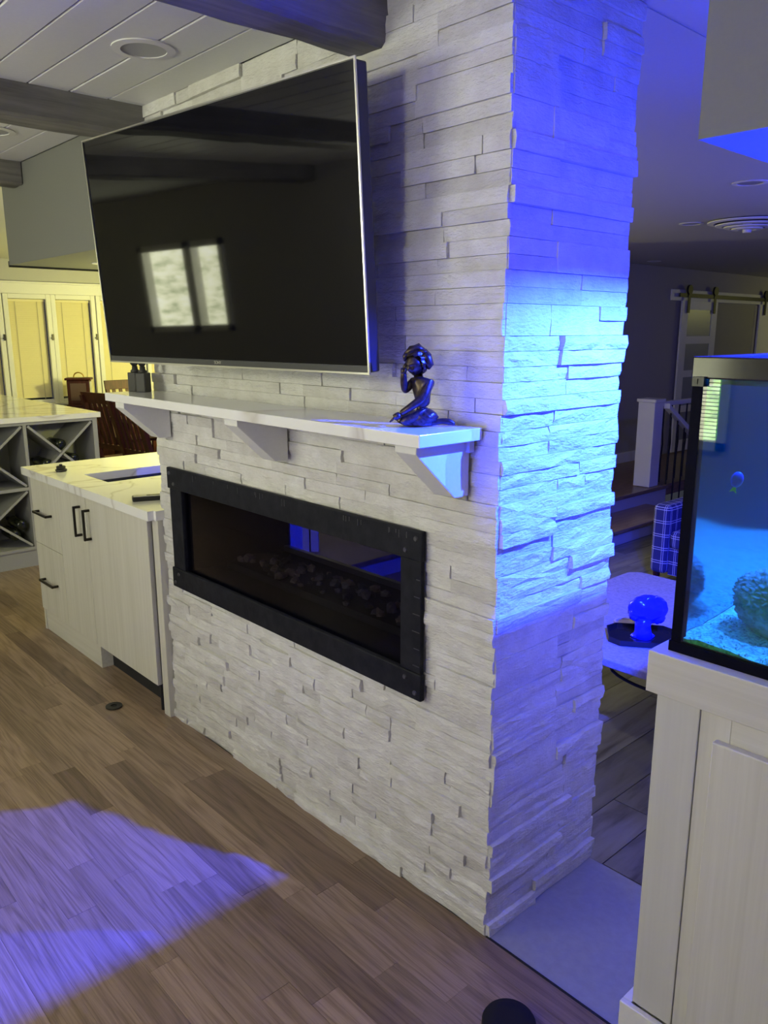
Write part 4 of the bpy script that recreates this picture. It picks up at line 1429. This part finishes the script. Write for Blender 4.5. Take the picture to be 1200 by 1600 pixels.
rl = thing('stair_railing', 'white newel post and handrail with black iron balusters on the landing', 'railing', (-3.1, 6.4, 0))
nw = obj('newel_post', B(-3.21, -3.02, 6.20, 6.38, 0.004, 0.90), M['white'], rl, bevel=0.004)
obj('cap', B(-3.225, -3.005, 6.185, 6.395, 0.90, 0.935), M['white'], nw, bevel=0.006)
obj('handrail', B(-3.15, -3.09, 6.396, 9.0, 0.84, 0.89), M['white'], rl, bevel=0.008)
for i in range(14):
    yy = 6.58 + i * 0.17
    bm = NB(); tube(bm, [(-3.12, yy, 0.004), (-3.12, yy, 0.25), (-3.12 + 0.0, yy + 0.02, 0.42), (-3.12, yy, 0.58), (-3.12, yy, 0.842)], 0.009, 6)
    obj('baluster', bm, M['black_metal'], rl)
bm = NB(); prism(bm, [(6.40, 0.83), (6.40, 0.885), (7.25, 0.40), (7.25, 0.345)], -3.03, -2.96, 'x')
obj('sloping_handrail', bm, M['white'], rl, bevel=0.006)
for i in range(5):
    yy = 6.50 + i * 0.16
    zt = 0.84 - (yy - 6.40) * 0.57
    bm = NB(); cyl(bm, (-2.995, yy, -0.29), (-2.995, yy, zt), 0.009, seg=8)
    obj('baluster', bm, M['black_metal'], rl)
nw2 = obj('newel_post', B(-3.08, -2.92, 7.252, 7.41, -0.30, 0.50), M['white'], rl, bevel=0.004)
obj('cap', B(-3.10, -2.90, 7.24, 7.43, 0.50, 0.53), M['white'], nw2, bevel=0.006)

# barn doors on the landing wall
DX = -4.12
trk = thing('barn_door_track', 'black barn door track on a white header board on the far wall', 'track', (DX, 9.8, 2.05))
obj('header_board', B(DX, DX + 0.02, 8.38, 13.0, 2.015, 2.155), M['white'], trk, bevel=0.003)
obj('rail', B(DX + 0.05, DX + 0.062, 8.52, 13.0, 2.06, 2.11), M['black_metal'], trk)
for yy in (8.7, 9.75, 10.8, 11.9):
    bm = NB(); cyl(bm, (DX + 0.021, yy, 2.085), (DX + 0.05, yy, 2.085), 0.014, seg=10)
    obj('spacer', bm, M['black_metal'], trk)


def barn_door(y0, y1, label, frosted):
    t = thing('barn_door', label, 'door', (DX + 0.05, (y0 + y1) / 2, 0.01))
    xa, xb = DX + 0.024, DX + 0.049
    bm = NB()
    s = 0.16
    box(bm, xa, xb, y0, y0 + s, 0.015, 2.015); box(bm, xa, xb, y1 - s, y1, 0.015, 2.015)
    zs = [0.015, 0.17, 0.55, 0.64, 1.02, 1.11, 1.46, 1.56, 1.905, 2.015] if frosted else [0.015, 0.17, 0.98, 1.10, 1.905, 2.015]
    for a, b in zip(zs[0::2], zs[1::2]):
        box(bm, xa, xb, y0 + s, y1 - s, a, b)
    obj('frame', bm, M['white'], t)
    for a, b in zip(zs[1::2], zs[2::2]):
        obj('panel', B(xa + 0.006, xb - 0.006, y0 + s, y1 - s, a, b), M['frost'] if frosted else M['white'], t)
    for yy in (y0 + 0.13, y1 - 0.13):
        bm = NB(); box(bm, DX + 0.063, DX + 0.070, yy - 0.03, yy + 0.03, 1.86, 2.15)
        obj('hanger_strap', bm, M['black_metal'], t)
        bm = NB(); cyl(bm, (DX + 0.049, yy, 2.155), (DX + 0.0765, yy, 2.155), 0.062, seg=20)
        obj('roller', bm, M['black_metal'], t)
    return t


M['frost'] = mat('frosted_grey_glass', (0.20, 0.22, 0.27), 0.35)
barn_door(8.63, 9.62, 'white barn door with frosted grey panes right of the newel post', True)
barn_door(11.0, 12.2, 'cream barn door at the far right above the fish tank', False)
struct('door_1', B(DX, DX + 0.012, 9.63, 10.98, 0, 2.0), painted('closet_door', (0.30, 0.285, 0.26), 0.6))
struct('trim_7', B(DX, DX + 0.016, 10.90, 10.99, 0, 2.0), M['wall_den'])

# white box added to catch the blue light behind both panes of the fireplace
pb = thing('blue_catch_box', 'low white two-door box added as a blue patch behind the fireplace glass', 'box', (-3.45, 2.02, 0.0), R(50))
pb.scale = (0.75, 0.9, 0.95)
obj('carcass', B(-0.085, 0.085, 0.0, 0.11, 0.0, 0.235), M['white'], pb)
obj('door', B(-0.083, -0.008, -0.012, -0.0005, 0.006, 0.231), M['white'], pb)
obj('door', B(0.008, 0.083, -0.012, -0.0005, 0.006, 0.231), M['white'], pb)
obj('centre_strip', B(-0.007, 0.007, -0.006, -0.0005, 0.006, 0.231), M['handle'], pb)

# ------------------------------------------------------------------ small things on the floor
fg2 = thing('floor_outlet', 'small round black cover ring set on the oak floor before the cabinet', 'floor outlet', (-2.01, -0.165, 0))
bm = NB(); lathe_ring(bm, (-2.01, -0.165), 0.014, 0.036, 0.0006, 0.007, 28)
obj('ring', bm, M['black'], fg2)
bm = NB(); cyl(bm, (-2.01, -0.165, 0.0006), (-2.01, -0.165, 0.003), 0.0145, seg=24)
obj('cap', bm, M['dark_void'], fg2)
pk = thing('round_speaker', 'black round puck-shaped speaker on the oak floor at the bottom edge', 'speaker', (0.236, -0.188, 0.0012))
bm = NB(); lathe(bm, [(0.056, 0.0), (0.063, 0.006), (0.064, 0.024), (0.060, 0.031), (0.03, 0.0335)], (0.236, -0.188, 0.0012), 40)
obj('body', bm, mat('matte_black_fabric', (0.010, 0.010, 0.014), 0.8, spec=0.2), pk, smooth=True)
bm = NB(); lathe_ring(bm, (0.236, -0.188), 0.0625, 0.0648, 0.008, 0.0105, 36)
obj('trim_band', bm, M['black'], pk)
